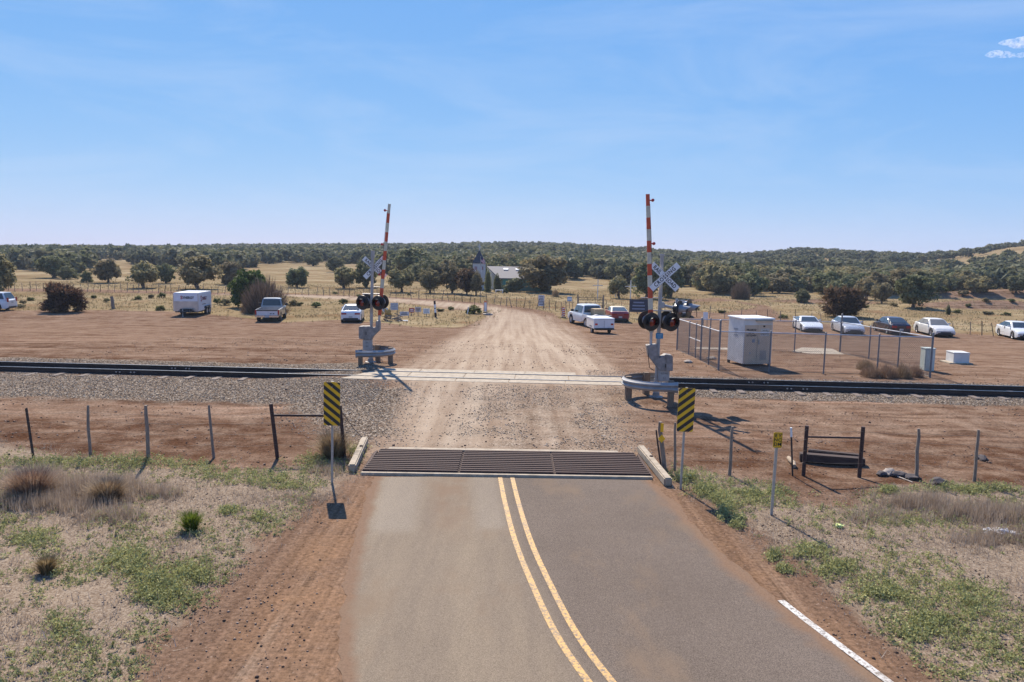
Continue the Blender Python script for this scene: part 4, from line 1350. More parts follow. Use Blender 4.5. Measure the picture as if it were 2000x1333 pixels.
    o = MB(); o.box((0, -hl + .015, .31), (wend * .8, .07, .2)); o.build('rear_valance', plast_m, t, bevel=.02)
    if sp.get('spoiler'):
        o = MB(); z = zrz + sp['spoiler']
        o.box((0, -hl + .12, z), (Wd * .86, .2, .035))
        for sx in (1, -1): o.box((sx * Wd * .40, -hl + .14, z - sp['spoiler'] / 2), (.05, .16, sp['spoiler']))
        o.build('spoiler', paint, t, bevel=.01)
    return t

def paint(name, c, rough=.28, coat=.5, var=.04, metal=0.0, c2=None):
    return M(name, c, rough, metal, var, 2.5, coat=coat, col2=c2, thr=(.4, .62))
white_p = paint('white_paintwork', (.74, .74, .73))
dusty_p = paint('dusty_white_paintwork', (.64, .62, .58), .5, .2, .08)
silver_p = paint('silver_paintwork', (.60, .61, .63), .32, .5, .04, .25)
red_p = paint('red_paintwork', (.30, .02, .03), .3, .5, .08)
cream_p = paint('faded_roof', (.62, .53, .37), .6, .1, .1)
black_p = paint('dark_paintwork', (.045, .03, .035), .25, .6)
blue_p = paint('blue_paintwork', (.18, .27, .42), .35)

SEDAN = dict(L=4.65, W=1.80, H=1.44, top=[(-2.33, .82), (-2.2, .98), (-1.4, 1.0), (1.0, .96), (1.9, .80), (2.25, .68), (2.33, .58)], gh=(-1.75, -.85, .35, 1.15), cuts=(.46,), tail=(.28, .13, -.08))
COUPE = dict(L=4.85, W=1.85, H=1.28, top=[(-2.42, .82), (-2.2, .90), (-1.3, .93), (.8, .87), (1.8, .72), (2.3, .58), (2.42, .5)], gh=(-1.7, -.55, .1, .95), cuts=(.35,), spoiler=.20, grille=False, r=.33, tail=(.35, .13, -.1))
SUV = dict(L=4.5, W=1.86, H=1.72, top=[(-2.25, .95), (-2.15, 1.05), (-1.0, 1.07), (1.0, 1.06), (1.9, .95), (2.2, .82), (2.25, .72)], gh=(-2.12, -1.8, .3, 1.05), cuts=(.27, .62), r=.36, tail=(.12, .4, .05), cat='car')
DSEDAN = dict(SEDAN, r=.34, H=1.47, L=4.9)

car('parked_car', 'white sports utility vehicle parked half out of view beside the grass at the left edge', -24, 606, R(95), dict(SUV), white_p)
car('parked_car', 'white sedan seen from behind just left of the left crossing signal', 689, 626, R(7.5), dict(SEDAN), white_p)
car('parked_car', 'red coupe with faded cream roof seen from behind beside the dark signboard', 1204, 626, R(1), dict(SEDAN, H=1.36, gh=(-1.9, -.75, .2, 1.05), cuts=(.4,), tail=(.3, .12, -.1)), red_p, second=cream_p)
car('parked_car', 'low white sports car with rear spoiler, first in the row behind the fence', 1576, 645, R(172), dict(COUPE), white_p)
car('parked_car', 'silver white sedan with dark grille standing directly in front of the reddish brown bush', 1654, 650, R(172), dict(DSEDAN), silver_p)
car('parked_car', 'dark car with red taillights parked between a white sedan and a dusty sedan', 1739, 650, R(-5), dict(SEDAN, H=1.46, tail=(.25, .2, -.12)), black_p)
car('parked_car', 'dusty white sedan with dark front behind the right corner of the chain link fence', 1823, 654, R(173), dict(DSEDAN), dusty_p, glass=M('dusty_glass', (.22, .205, .18), .4, 0, .1, 3))
car('parked_car', 'clean white sedan cut by the right edge of the picture', 1984, 660, R(168), dict(SEDAN), white_p)
car('parked_car', 'silver car half hidden behind the flashing lights of the right crossing signal', 1330, 617, R(172), dict(DSEDAN, H=1.55), silver_p)
car('parked_car', 'blue car in the shade under the large round juniper by the church', 1046, 562, R(95), dict(SEDAN), blue_p)

def pickup(lab, px, py, yaw, paint_m, lower, crew, tail_paint):
    p = G(px, py)
    t = thing('pickup_truck', lab, 'pickup truck', p, yaw)
    L_, Wd = 5.6, 1.98; hl = L_ / 2; r = .40
    wy = (-hl + 1.25, hl - .98)
    sp_top = [(-hl, .99), (.15 if not crew else -.45, 1.0), (1.3, 1.12), (2.4, 1.06), (2.72, .95), (hl, .8)]
    ty = [a for a, _ in sp_top]; tz = [b for _, b in sp_top]
    cab0 = .05 if not crew else -.75
    ysn = sorted(set(list(np.linspace(cab0, hl, 30)) + [wy[1] + (r + .08) * math.sin(a) for a in np.linspace(-PI / 2, PI / 2, 11)]))
    V = []
    for y in ysn:
        zt = float(np.interp(y, [cab0, 1.3, 2.4, 2.72, hl], [1.08, 1.12, 1.06, .95, .8])); zb = .42
        hw = Wd / 2 * (1 - .08 * max(0, (y - 1.6) / (hl - 1.6)) ** 3)
        dd = (r + .08) ** 2 - (y - wy[1]) ** 2
        if dd > 0: zb = max(zb, r + math.sqrt(dd))
        zb = min(zb, zt - .06); h = zt - zb
        half = [(hw * .97, zb), (hw, zb + .35 * h), (hw, zb + .75 * h), (hw * .95, zt - .03), (hw * .85, zt), (hw * .4, zt + .02)]
        V += [(x, y, z) for x, z in half] + [(-x, y, z) for x, z in half[::-1]]
    ns = 12; F = []
    for i in range(len(ysn) - 1):
        for k in range(ns - 1): F.append((i * ns + k, i * ns + k + 1, (i + 1) * ns + k + 1, (i + 1) * ns + k))
    F += [tuple(range(ns - 1, -1, -1)), tuple(range((len(ysn) - 1) * ns, len(ysn) * ns))]
    o = MB(); o.add(V, F); o.build('body', paint_m, t, smooth=32)
    # bed
    for sx in (1, -1):
        ys_ = sorted(set(list(np.linspace(-hl + .04, cab0 - .03, 18)) + [wy[0] + (r + .08) * math.sin(a) for a in np.linspace(-PI / 2, PI / 2, 11)]))
        V = []
        for y in ys_:
            zb = .5; dd = (r + .08) ** 2 - (y - wy[0]) ** 2
            if dd > 0: zb = max(zb, r + math.sqrt(dd))
            x0, x1 = sx * Wd / 2, sx * (Wd / 2 - .12)
            V += [(x0 * .985, y, zb), (x0, y, .85), (x0 * .985, y, 1.04), (x1, y, 1.05), (x1, y, .6)]
        F = []
        for i in range(len(ys_) - 1):
            for k in range(5): F.append((i * 5 + k, i * 5 + (k + 1) % 5, (i + 1) * 5 + (k + 1) % 5, (i + 1) * 5 + k))
        F += [(0, 1, 2, 3, 4), tuple(range((len(ys_) - 1) * 5, len(ys_) * 5))]
        o = MB(); o.add(V, F); o.build('bed_side', paint_m, t, smooth=40)
        o = MB(); o.box((sx * (Wd / 2 - .07), -hl + .03, .84), (.13, .1, .40)); o.build('taillight', tail_m, t, bevel=.015)
        o = MB(); o.box((sx * Wd * .38, hl - .03, .84), (.3, .1, .18)); o.build('headlight', head_m, t, bevel=.02)
        for c in wy: wheel(t, sx * (Wd / 2 - .13), c, r, .26)
    o = MB(); o.box((0, (-hl + cab0) / 2, .6), (Wd - .2, cab0 + hl - .1, .08)); o.build('bed_floor', plast_m, t)
    o = MB(); o.box((0, -hl + .035, .82), (Wd - .28, .06, .47)); tg = o.build('tailgate', tail_paint, t, bevel=.012)
    o = MB(); o.box((0, -hl + .0, 1.0), (Wd - .3, .03, .10)); o.build('tailgate_band', plast_m, tg)
    o = MB()
    for x in (.3, .52): o.box((x, -hl + .0, .72), (.13, .02, .07))
    o.build('badge', plast_m, tg)
    o = MB(); o.box((0, -hl - .08, .5), (Wd * .97, .16, .16)); o.build('rear_bumper', chrome_m, t, bevel=.02)
    o = MB(); o.box((0, -hl - .165, .5), (.34, .02, .16)); o.build('number_plate', plate_m, t)
    o = MB(); o.box((0, hl - .02, .55), (Wd * .92, .16, .22)); o.build('front_bumper', chrome_m, t, bevel=.02)
    o = MB(); o.box((0, 0, .47), (Wd * .72, L_ * .9, .2)); o.build('chassis', plast_m, t)
    if crew:
        for sx in (1, -1):
            o = MB(); o.tube((sx * .93, -.6, .40), (sx * .93, 1.4, .40), .04, n=8); o.build('side_step', chrome_m, t)
    # cab
    H = 1.86; b0, b1, f1, f0 = cab0 + .02, cab0 + .16, 1.02, 1.55
    wb, wr = .93, .74; zl0 = 1.06
    st = [(b0, zl0 + .02), (b0 + .06, 1.5), (b1, H - .05), ((b1 + f1) / 2, H), (f1, H - .04), ((f1 + f0) / 2, 1.48), (f0, 1.1)]
    V = []
    def xw(z): return wb + (wr - wb) * min(max((z - zl0) / (H - zl0), 0), 1)
    for y, z in st:
        half = [(xw(zl0), zl0 - .03), (xw(z - .06), max(z - .07, zl0)), (xw(z) * .92, z - .01), (xw(z) * .5, z + .01)]
        V += [(x, y, zz) for x, zz in half] + [(-x, y, zz) for x, zz in half[::-1]]
    ns = 8; F = []
    for i in range(len(st) - 1):
        for k in range(ns - 1): F.append((i * ns + k, i * ns + k + 1, (i + 1) * ns + k + 1, (i + 1) * ns + k))
    F += [tuple(range(ns - 1, -1, -1)), tuple(range((len(st) - 1) * ns, len(st) * ns))]
    o = MB(); o.add(V, F); o.build('cabin', paint_m, t, smooth=30)
    def pane(nm, pts, nrm):
        nrm = Vector(nrm).normalized(); n = len(pts)
        vs = [Vector(q) + nrm * .006 for q in pts] + [Vector(q) + nrm * .02 for q in pts]
        m_ = MB(); m_.add(vs, [tuple(range(n - 1, -1, -1)), tuple(range(n, 2 * n))] + [(i, (i + 1) % n, n + (i + 1) % n, n + i) for i in range(n)])
        m_.build(nm, glass_m, t, smooth=10)
    pane('back_window', [(-.78, b0 + .02, 1.20), (.78, b0 + .02, 1.20), (.68, b1 - .03, 1.74), (-.68, b1 - .03, 1.74)], (0, -1, .15))
    pane('windscreen', [(.80, f0 - .03, 1.16), (-.80, f0 - .03, 1.16), (-.66, f1 + .06, 1.78), (.66, f1 + .06, 1.78)], (0, .8, .6))
    for sx in (1, -1):
        y0, y1 = cab0 + .25, 1.3
        cuts = [0, .45, 1] if crew else [0, 1]
        for a_, b_ in zip(cuts[:-1], cuts[1:]):
            ya, yb = y0 + (y1 - y0) * a_ + (.03 if a_ else 0), y0 + (y1 - y0) * b_ - (.03 if b_ < 1 else 0)
            yb2 = yb - (.3 if b_ == 1 else 0)
            q = [(sx * xw(1.18), ya, 1.16), (sx * xw(1.18), yb, 1.16), (sx * xw(1.72), yb2, 1.72), (sx * xw(1.72), ya + .03, 1.72)]
            pane('side_window', q if sx < 0 else q[::-1], (sx, 0, .25))
        o = MB(); o.box((sx * 1.12, 1.15, 1.25), (.26, .12, .22)); o.build('mirror', plast_m, t, bevel=.03)
    return t, p

tone_p = paint('two_tone_grey', (.30, .31, .33), .3, .5, .06, .3)
tailw_p = paint('tailgate_white', (.66, .63, .62), .4)
pickup('grey two tone pickup truck with chrome bumper parked in front of the brown bush', 531, 624, R(10), tone_p, None, False, tailw_p)
pickup('white crew cab pickup truck hitched to a small white box trailer', 1150, 636, R(17), white_p, None, True, white_p)

# things in the bed of the white truck, and its trailer
pt = G(1150, 636)
crate_m = M('plywood', (.56, .40, .22), .8, 0, .12, 5)
yw = R(17)
def local(p, yaw, v):
    return p + Vector((v[0] * math.cos(yaw) - v[1] * math.sin(yaw), v[0] * math.sin(yaw) + v[1] * math.cos(yaw), v[2]))
t = thing('wooden_crate', 'light wooden crate standing upright in the bed of the white pickup truck', 'crate', local(pt, yw, (.2, -1.35, .64)), yw)
o = MB(); o.box((0, 0, .47), (.95, .75, .9)); o.build('crate_panel', crate_m, t, bevel=.01)
o = MB()
for x in (-.45, .45): o.box((x, -.385, .47), (.07, .03, .9))
for z in (.06, .88): o.box((0, -.385, z), (.83, .026, .07))
o.build('crate_batten', M('batten', (.62, .47, .28), .8), t)
t = thing('cargo_bundle', 'low grey bundle lying under a tarp in the white pickup bed', 'bundle', local(pt, yw, (-.1, -2.2, .64)), yw)
bm = bmesh.new(); bmesh.ops.create_icosphere(bm, subdivisions=4, radius=1)
for v in bm.verts:
    n = mnoise.noise(v.co * 2.4) * .25 + mnoise.noise(v.co * 6) * .1
    v.co = Vector((v.co.x * .8, v.co.y * .42, max(v.co.z, -.3) * .34 + .12)) * (1 + n)
me = bpy.data.meshes.new('tarp'); bm.to_mesh(me); bm.free(); me.materials.append(M('tarp_grey', (.26, .26, .29), .6, 0, .2, 6))
me.polygons.foreach_set('use_smooth', [True] * len(me.polygons))
o = bpy.data.objects.new('tarp', me); COL.objects.link(o); o.parent = t

def box_trailer():
    p = G(1173, 651)
    yw = R(9)
    t = thing('utility_trailer', 'small white box trailer with red tail lamps hitched behind the white pickup truck', 'trailer', p, yw)
    L_, Wd = 2.3, 1.62
    o = MB(); o.prism([(-Wd / 2, .42), (Wd / 2, .42), (Wd / 2, 1.16), (-Wd / 2, 1.16)], L_, Matrix.Translation((0, .2, 0))); o.build('tub', white_p, t, bevel=.04)
    o = MB(); o.box((0, .2, 1.20), (Wd + .06, L_ + .06, .07), top=.97); o.build('lid', M('lid_white', (.80, .79, .77), .4, 0, .05), t, bevel=.02)
    o = MB(); o.box((0, .2 - L_ / 2 - .01, .78), (.012, .012, .56)); o.build('seam', plast_m, t)
    for sx in (1, -1):
        o = MB(); o.box((sx * .62, .2 - L_ / 2 - .012, .78), (.2, .05, .13)); o.build('tail_lamp', M('lamp_bright_red', (.75, .06, .04), .25, 0, .1) if sx < 0 else tail_m, t, bevel=.012)
        wheel(t, sx * .68, .0, .28, .16)
        o = MB(); o.box((sx * .80, .0, .58), (.06, .72, .06)); o.build('mudguard', plast_m, t, bevel=.015)
    o = MB(); o.box((0, .2, .36), (1.3, L_ - .1, .08)); o.tube((0, L_ / 2, .38), (0, L_ / 2 + 1.25, .42), .04, n=8); o.build('frame', plast_m, t)
    o = MB(); o.box((0, .2 - L_ / 2 - .035, .45), (Wd * .96, .07, .09)); o.build('bumper', plast_m, t, bevel=.01)
box_trailer()

def cargo_trailer():
    p = G(388, 618)                      # near front right corner on the ground
    s = scale_at(p)
    yw = R(5)
    t = thing('cargo_trailer', 'white enclosed cargo trailer with red and black lettering parked by the dry grass', 'trailer', p, yw)
    w, L_, z0, z1 = 2.15, 3.9, .42, 2.05
    alu = M('trailer_stoneguard', (.62, .60, .58), .28, .6, .14, 1.2)
    tw = M('trailer_white', (.78, .78, .80), .35, 0, .05, 2, coat=.3)
    o = MB(); o.box((-w / 2, L_ / 2, (z0 + z1) / 2), (w, L_, z1 - z0)); o.build('trailer_body', tw, t, bevel=.05)
    o = MB(); o.box((-w / 2, L_ / 2, z1 + .015), (w - .04, L_ - .04, .05)); o.build('roof', tw, t, bevel=.02)
    o = MB(); o.box((-w / 2, -.012, z0 + .46), (w - .1, .02, .92)); o.build('stone_guard', alu, t)
    for x in (-w, 0):
        o = MB(); o.box((x, -.005, (z0 + z1) / 2), (.05, .05, z1 - z0)); o.build('corner_trim', rim_m, t, bevel=.01)
    redl = M('vinyl_red', (.42, .03, .04), .5); blkl = M('vinyl_black', (.03, .03, .04), .5)
    text_mesh('logo_initial', 'S', .42, redl, t, (-w / 2 - .36, -.012, z1 - .4), bold=.012)
    text_mesh('logo_text', 'YNERGY', .30, blkl, t, (-w / 2 + .22, -.012, z1 - .40), bold=.012, squash=.85)
    text_mesh('logo_initial', 'S', .72, redl, t, (.012, .85, z1 - .55), rot=(PI / 2, 0, PI / 2), bold=.015)
    text_mesh('logo_text', 'YNERGY', .40, M('vinyl_maroon', (.2, .04, .07), .5), t, (.012, 1.75, z1 - .55), rot=(PI / 2, 0, PI / 2), bold=.012, squash=.85)
    o = MB(); o.box((.008, 1.6, z1 - 1.05), (.01, 1.0, .05)); o.build('logo_rule', blkl, t)
    for sx in (0, -w):
        for y in (L_ * .56, L_ * .76):
            wheel(t, sx + (.02 if sx == 0 else -.02), y, .34, .2)
        o = MB(); o.box((sx + (.05 if sx == 0 else -.05), L_ * .66, .76), (.2, 1.75, .05)); o.box((sx + (.05 if sx == 0 else -.05), L_ * .66 - .86, .68), (.2, .04, .18)); o.build('mudguard', tw if sx else plast_m, t, bevel=.01)
    o = MB(); o.tube((-w * .2, 0, .45), (-w / 2, -1.2, .45), .05, n=8); o.tube((-w * .8, 0, .45), (-w / 2, -1.2, .45), .05, n=8); o.box((-w / 2, -1.25, .47), (.14, .3, .12)); o.build('tongue', plast_m, t)
    o = MB(); o.box((-w * .45, -.32, .52), (1.0, .4, .32)); o.build('battery_box', plast_m, t, bevel=.03)
    o = MB(); o.tube((-w * .5, -.9, .02), (-w * .5, -.9, .7), .04, n=8); o.lathe([(.0, 0), (.1, 0), (.1, .03), (0, .04)], 12, Matrix.Translation((-w * .5, -.9, 0))); o.build('jack', galv_m, t)
    o = MB(); o.box((-w / 2, L_ / 2, z0 - .05), (w - .2, L_ - .1, .1)); o.build('chassis', plast_m, t)
cargo_trailer()

# ================================================================ SMALL ROADSIDE THINGS
def sign_on_post(name, lab, px, py, wpx, tpx, bpx, mat, cat='sign', posts=1, lines=None, lmat=letter_m, yaw=0.0, text=None, tsize=.1, tw=1.0, group=None):
    p = G(px, py); s = scale_at(p)
    t = thing(name, lab, cat, p, yaw, group)
    w = wpx / s; z1 = (py - tpx) / s; z0 = (py - bpx) / s
    for k in range(posts):
        x = 0 if posts == 1 else (-w / 2 + .04 + (w - .08) * k / (posts - 1))
        o = MB(); o.box((x, .03, z1 / 2 - .05), (.06, .04, z1 + .05)); o.build('post', wood_m, t)
    o = MB(); o.prism([(a, b + (z0 + z1) / 2) for a, b in panel_outline(w, z1 - z0, .02)], .02); pn = o.build('panel', mat, t)
    if lines:
        o = MB()
        for k in range(lines):
            zz = z1 - (z1 - z0) * (k + 1) / (lines + 1)
            o.box(((RS.rand() - .5) * .06 * w, -.0125, zz), (w * RS.uniform(.55, .8), .004, (z1 - z0) * .32 / lines))
        o.build('print_lines', lmat, pn)
    if text:
        for k, tx in enumerate(text):
            text_mesh('lettering', tx, tsize, lmat, pn, (0, -.0125, z1 - (z1 - z0) * (k + .5) / len(text)), squash=tw, bold=.003)
    return t

sign_on_post('yard_sign', 'pale blue sign on a post just right of the left crossing signal', 752, 618, 11, 602, 611, M('pale_blue_panel', (.45, .52, .58), .5), lines=2, lmat=letterg_m)
sign_on_post('yard_sign', 'larger grey panel sign behind the pale blue sign near the left crossing signal', 770, 616, 15, 592, 606, M('grey_panel', (.46, .48, .53), .5), lines=3, lmat=letterg_m, posts=2)
sign_on_post('yard_sign', 'low white lettered sign left of the red yard sign', 790, 621, 18, 609, 617, M('off_white_panel', (.62, .62, .66), .5), lines=2, posts=2, yaw=.25)
sign_on_post('yard_sign', 'red yard sign with white print in the roadside grass', 804, 617, 10.5, 602, 611, M('red_panel', (.48, .07, .05), .5), lines=2, lmat=sign_wht)
sign_on_post('yard_sign', 'white yard sign with dark headline beside the red one', 816.5, 617, 12, 600, 610, M('white_red_panel', (.62, .55, .52), .5), lines=3)
sign_on_post('yard_sign', 'plain square white yard sign left of the striped post', 833, 618, 12.5, 603, 613, sign_wht, lines=3, lmat=letterg_m)
sign_on_post('banner_sign', 'tall white banner sign with dark lines standing against the far wire fence', 1057, 601, 12, 577, 598, M('banner_white', (.66, .64, .68), .5), lines=6, posts=2, yaw=-.3)
sign_on_post('blue_sign', 'small pale blue sign on a brown post left of the metal gate', 1112, 603, 9, 580, 589, M('light_blue_panel', (.36, .50, .66), .5), lines=1, lmat=sign_wht)
sign_on_post('white_sign', 'small white rectangular sign on twin posts behind the chain link fence', 1377, 640, 9, 610, 623, sign_wht, posts=2)
nb = M('notice_navy', (.03, .035, .06), .5, 0, .1)
t = sign_on_post('dark_signboard', 'wide dark signboard on rusty posts behind the right crossing signal', 1247, 622, 37, 585, 610, nb, posts=2, lines=3, lmat=M('notice_pale', (.24, .27, .36), .6), yaw=-.12)

def striped_post(px, py, tpx, lab):
    p = G(px, py); s = scale_at(p); h = (py - tpx) / s
    t = thing('striped_post', lab, 'post', p)
    o = MB(); lean = -.12
    segs = [(0, .28, 0), (.28, .52, 1), (.52, .57, 0), (.57, .78, 1), (.78, 1, 0)]
    for a, b, m_ in segs:
        o.tube((lean * a, 0, h * a - (.1 if a == 0 else 0)), (lean * b, 0, h * b), .10, n=10, mi=m_)
    o.build('post', [M('post_dark', (.055, .035, .035), .8), sign_wht], t, smooth=40)
striped_post(851, 620, 588, 'leaning dark post with white painted bands beside the dirt road')

def barricade(px, py, tpx, w, lab, col, diag):
    p = G(px, py); s = scale_at(p); h = (py - tpx) / s
    t = thing('vertical_barricade', lab, 'barricade', p, .1)
    orange = M('barricade_orange', (.66, .13, .05), .5)
    o = MB(); o.prism([(a, b + h * .55) for a, b in panel_outline(w, h * .88, .04)], .03); pn = o.build('panel', sign_wht if not diag else orange, t)
    o = MB()
    if diag:
        for k in range(4): o.prism([(-w * .4, h * (.18 + .2 * k)), (w * .4, h * (.27 + .2 * k)), (w * .4, h * (.35 + .2 * k)), (-w * .4, h * (.26 + .2 * k))], .036)
        o.build('diagonal_stripe', sign_wht, pn)
    else:
        for x in (-w / 2 + .03, w / 2 - .03): o.box((x, 0, h * .5), (.05, .04, h * .86))
        o.box((0, 0, h * .96), (w * .8, .05, h * .1))
        o.build('orange_frame', orange, pn)
    o = MB(); o.box((0, 0, .04), (w * 1.35, .4, .09)); o.build('rubber_foot', plast_m, t, bevel=.015)
barricade(948, 611, 589, .36, 'white panel in an orange frame standing at the left edge of the dirt road', None, False)
barricade(1100, 621, 600, .34, 'orange and white diagonal striped barricade panel left of the white pickup', None, True)

stick('old_stump_post', 'short weathered wooden post standing in the dry grass left of the cargo trailer', 'post', G(221, 604, -.1), at_depth(218, 580, G(221, 604).y), .16, wood_m, 9)
stick('roadside_stake', 'thin dark stake standing in the green tuft by the roadside', 'stake', G(927, 612, -.1), at_depth(927, 583, G(927, 612).y), .03, tpost_m)
stick('white_stake', 'short white plastic stake leaning at the left of the green tuft', 'stake', G(913, 614, 0), at_depth(915, 600, G(913, 614).y), .05, sign_wht)
rock(952, 616, .3, rockpale_m, 'pale rock lying below the white barricade panel beside the road', (1.5, 1, .5), 'pale_rock')

# heap of scrap wood at the left signal
p = G(762, 627)
t = thing('scrap_heap', 'heap of broken branches and yellow scrap behind the left crossing signal', 'scrap heap', p)
hb = MB()
for k in range(26):
    a = RS.uniform(0, PI); q = Vector((RS.uniform(-.5, 1.0), RS.uniform(-.4, .5), RS.uniform(.05, .5)))
    d = Vector((math.cos(a), RS.uniform(-.5, .5), RS.uniform(-.35, .6))) * RS.uniform(.3, .8)
    hb.tube(q - d * .5, q + d * .5, RS.uniform(.02, .06), n=6)
hb.build('branches', wood_m, t)
yb = MB()
for k in range(12):
    yb.box((RS.uniform(-.7, .0), RS.uniform(-.3, .3), RS.uniform(.25, .95)), (RS.uniform(.15, .4), .1, RS.uniform(.1, .35)), rot=Matrix.Rotation(RS.uniform(-1, 1), 3, 'Y'))
yb.build('yellow_scrap', M('scrap_yellow', (.48, .34, .12), .8, 0, .2, 5), t)
wb_ = MB(); wb_.box((1.1, -.1, .05), (.95, .3, .06)); wb_.build('white_board', sign_wht, t)

# ================================================================ CHURCH
def church():
    p = G(923, 566)
    s = scale_at(p)
    t = thing('church', 'small white and green church with dark steeple behind the junipers', 'church', p)
    cw = M('church_white', (.50, .49, .48), .7, 0, .04, 3); cg_ = M('church_green', (.20, .33, .25), .7, 0, .08, 3)
    rf = M('church_roof', (.20, .182, .175), .85, 0, .06, 4, col2=(.165, .15, .148), stretch=(1, 6, 6)); sp = M('steeple_slate', (.06, .06, .07), .8, 0, .1, 6)
    tw = 24 / s; ht = (566 - 515) / s
    o = MB(); o.box((tw / 2, tw / 2, ht / 2), (tw, tw, ht)); tower = o.build('tower', cw, t)
    o = MB(); hs = (515 - 488) / s
    o.add([(-.1, -.1, ht), (tw + .1, -.1, ht), (tw + .1, tw + .1, ht), (-.1, tw + .1, ht), (tw / 2, tw / 2, ht + hs)], [(0, 1, 4), (1, 2, 4), (2, 3, 4), (3, 0, 4), (3, 2, 1, 0)])
    st = o.build('steeple', sp, t)
    o = MB(); o.box((tw / 2, tw / 2, ht + hs + .35), (.16, .16, 1.1)); o.box((tw / 2, tw / 2, ht + hs + .5), (.56, .14, .14)); o.build('cross', cw, st)
    for x in (tw * .25, tw * .75):
        o = MB(); o.box((x, -.02, ht * .82), (tw * .22, .06, ht * .13)); w_ = o.build('window', M('church_pane', (.35, .22, .24), .4), tower)
    # nave: ridge runs along x, gable to the left
    x0 = tw * 1.0; x1 = x0 + 118 / s; ze = (566 - 541) / s; zr = (566 - 521) / s; dp = 10.0
    for nm, pts in (('wall', None),):
        o = MB()
        o.prism([(0.3, -.2), (dp - .3, -.2), (dp - .3, ze), (dp / 2, zr - .15), (.3, ze)], x1 - x0 - 2.5, Matrix.Translation(((x0 + 2.5 + x1) / 2, -1.0, 0)) @ Matrix.Rotation(PI / 2, 4, 'Z'))
        o.build('wall', cg_, t)
    o = MB()
    # roof slabs: front slope with slanted left verge
    y0, yr, y1 = -1.3, dp / 2 - 1.0, dp - .7
    A = [(x0 + 2.3, y0, ze - .1), (x1 + .3, y0, ze - .1), (x1 + .3, yr, zr), (x0 + .1, yr, zr)]
    B = [(x0 + .1, yr, zr), (x1 + .3, yr, zr), (x1 + .3, y1, ze - .1), (x0 + 2.3, y1, ze - .1)]
    for q in (A, B):
        vs = [Vector(v) for v in q] + [Vector(v) + Vector((0, 0, -.14)) for v in q]
        o.add(vs, [(0, 1, 2, 3), (7, 6, 5, 4), (0, 4, 5, 1), (1, 5, 6, 2), (2, 6, 7, 3), (3, 7, 4, 0)])
    ro = o.build('roof', rf, t)
    for fx in (.27, .50, .74):
        o = MB(); xx = x0 + (x1 - x0) * fx * .88 + 1.0; yy = y0 + (yr - y0) * .72; zz = ze + (zr - ze) * .72
        o.box((xx, yy, zz + .05), (.75, .7, .14), rot=Matrix.Rotation(math.atan2(zr - ze, yr - y0), 3, 'X')); o.build('skylight', sign_wht, ro, bevel=.02)
    o = MB(); o.add([(x0 + .2, yr, -.2), (x0 + 2.5, -.7, -.2), (x0 + 2.5, -.7, ze - .15), (x0 + .2, yr, zr - .16), (x0 + .4, yr, -.2), (x0 + 2.7, -.7, -.2), (x0 + 2.7, -.7, ze - .15), (x0 + .4, yr, zr - .16)],
                 [(0, 1, 2, 3), (7, 6, 5, 4), (0, 3, 7, 4), (1, 5, 6, 2), (3, 2, 6, 7)]); o.build('gable_wall', M('church_cream', (.60, .60, .54), .7), t)
    o = MB(); o.box((x0 + 3.4, -.75, 1.1), (.9, .1, 2.0)); o.build('door', M('church_teal', (.10, .42, .38), .5), t)
church()

def flagpole():
    p = G(938, 572); s = scale_at(p)
    t = thing('flagpole', 'thin pole flying a striped national flag and a small white flag by the church', 'flagpole', p)
    h = (572 - 501) / s
    o = MB(); o.tube((0, 0, -.1), (0, 0, h), .05, .03, 8); o.build('pole', mast_m, t)
    fw, fh = 8.5 / s * .9, 15 / s
    # flag hanging in folds: stripes and canton
    n = 13; V = []; F = []; mi = []
    nx_ = 10
    for j in range(n + 1):
        for i in range(nx_ + 1):
            u = i / nx_; v = j / n
            V.append((.04 + u * fw, math.sin(u * 9 + v * 2) * .07, h - .1 - v * fh * .62 - u * fh * .38))
    for j in range(n):
        for i in range(nx_):
            F.append((j * (nx_ + 1) + i, j * (nx_ + 1) + i + 1, (j + 1) * (nx_ + 1) + i + 1, (j + 1) * (nx_ + 1) + i))
            mi.append(2 if (j < 7 and i < 5) else (0 if j % 2 == 0 else 1))
    m_ = MB(); m_.v = V; m_.f = F; m_.m = mi
    f = m_.build('flag', [M('flag_red', (.50, .05, .07), .7), M('flag_white', (.72, .72, .74), .7), M('flag_blue', (.03, .04, .12), .7)], t, smooth=180)
    f.modifiers.new('thick', 'SOLIDIFY').thickness = .01
    V = []; F = []
    for j in range(9):
        for i in range(6):
            u = i / 5; v = j / 8
            V.append((.04 + u * fw * .35 - .1, math.sin(u * 8) * .06, h - fh * 1.15 - v * fh * .75 - u * .3))
    for j in range(8):
        for i in range(5): F.append((j * 6 + i, j * 6 + i + 1, (j + 1) * 6 + i + 1, (j + 1) * 6 + i))
    m_ = MB(); m_.add(V, F); f = m_.build('small_flag', M('flag_white', (.72, .72, .74), .7), t, smooth=180); f.modifiers.new('thick', 'SOLIDIFY').thickness = .01
flagpole()

def cross(px, py, tpx, wpx, armpx, lab):
    p = G(px, py); s = scale_at(p); h = (py - tpx) / s; w = wpx / s; za = (py - armpx) / s
    t = thing('wooden_cross', lab, 'cross', p, -.05)
    m_ = M('cross_white', (.66, .63, .58), .7, 0, .08, 4)
    o = MB(); o.box((0, 0, h / 2 - .05), (.12, .12, h + .1)); o.build('upright', m_, t)
    o = MB(); o.box((0, -.08, za), (w, .045, .10)); o.build('crossbar', m_, t)
cross(1167, 584, 546, 20, 558, 'smallest white wooden cross at the left end of the group of three')
cross(1202, 580, 540, 22, 552, 'tallest white wooden cross in the middle of the group of three')
cross(1231, 587, 548, 22, 560, 'white wooden cross at the right end of the three, nearest the signal')

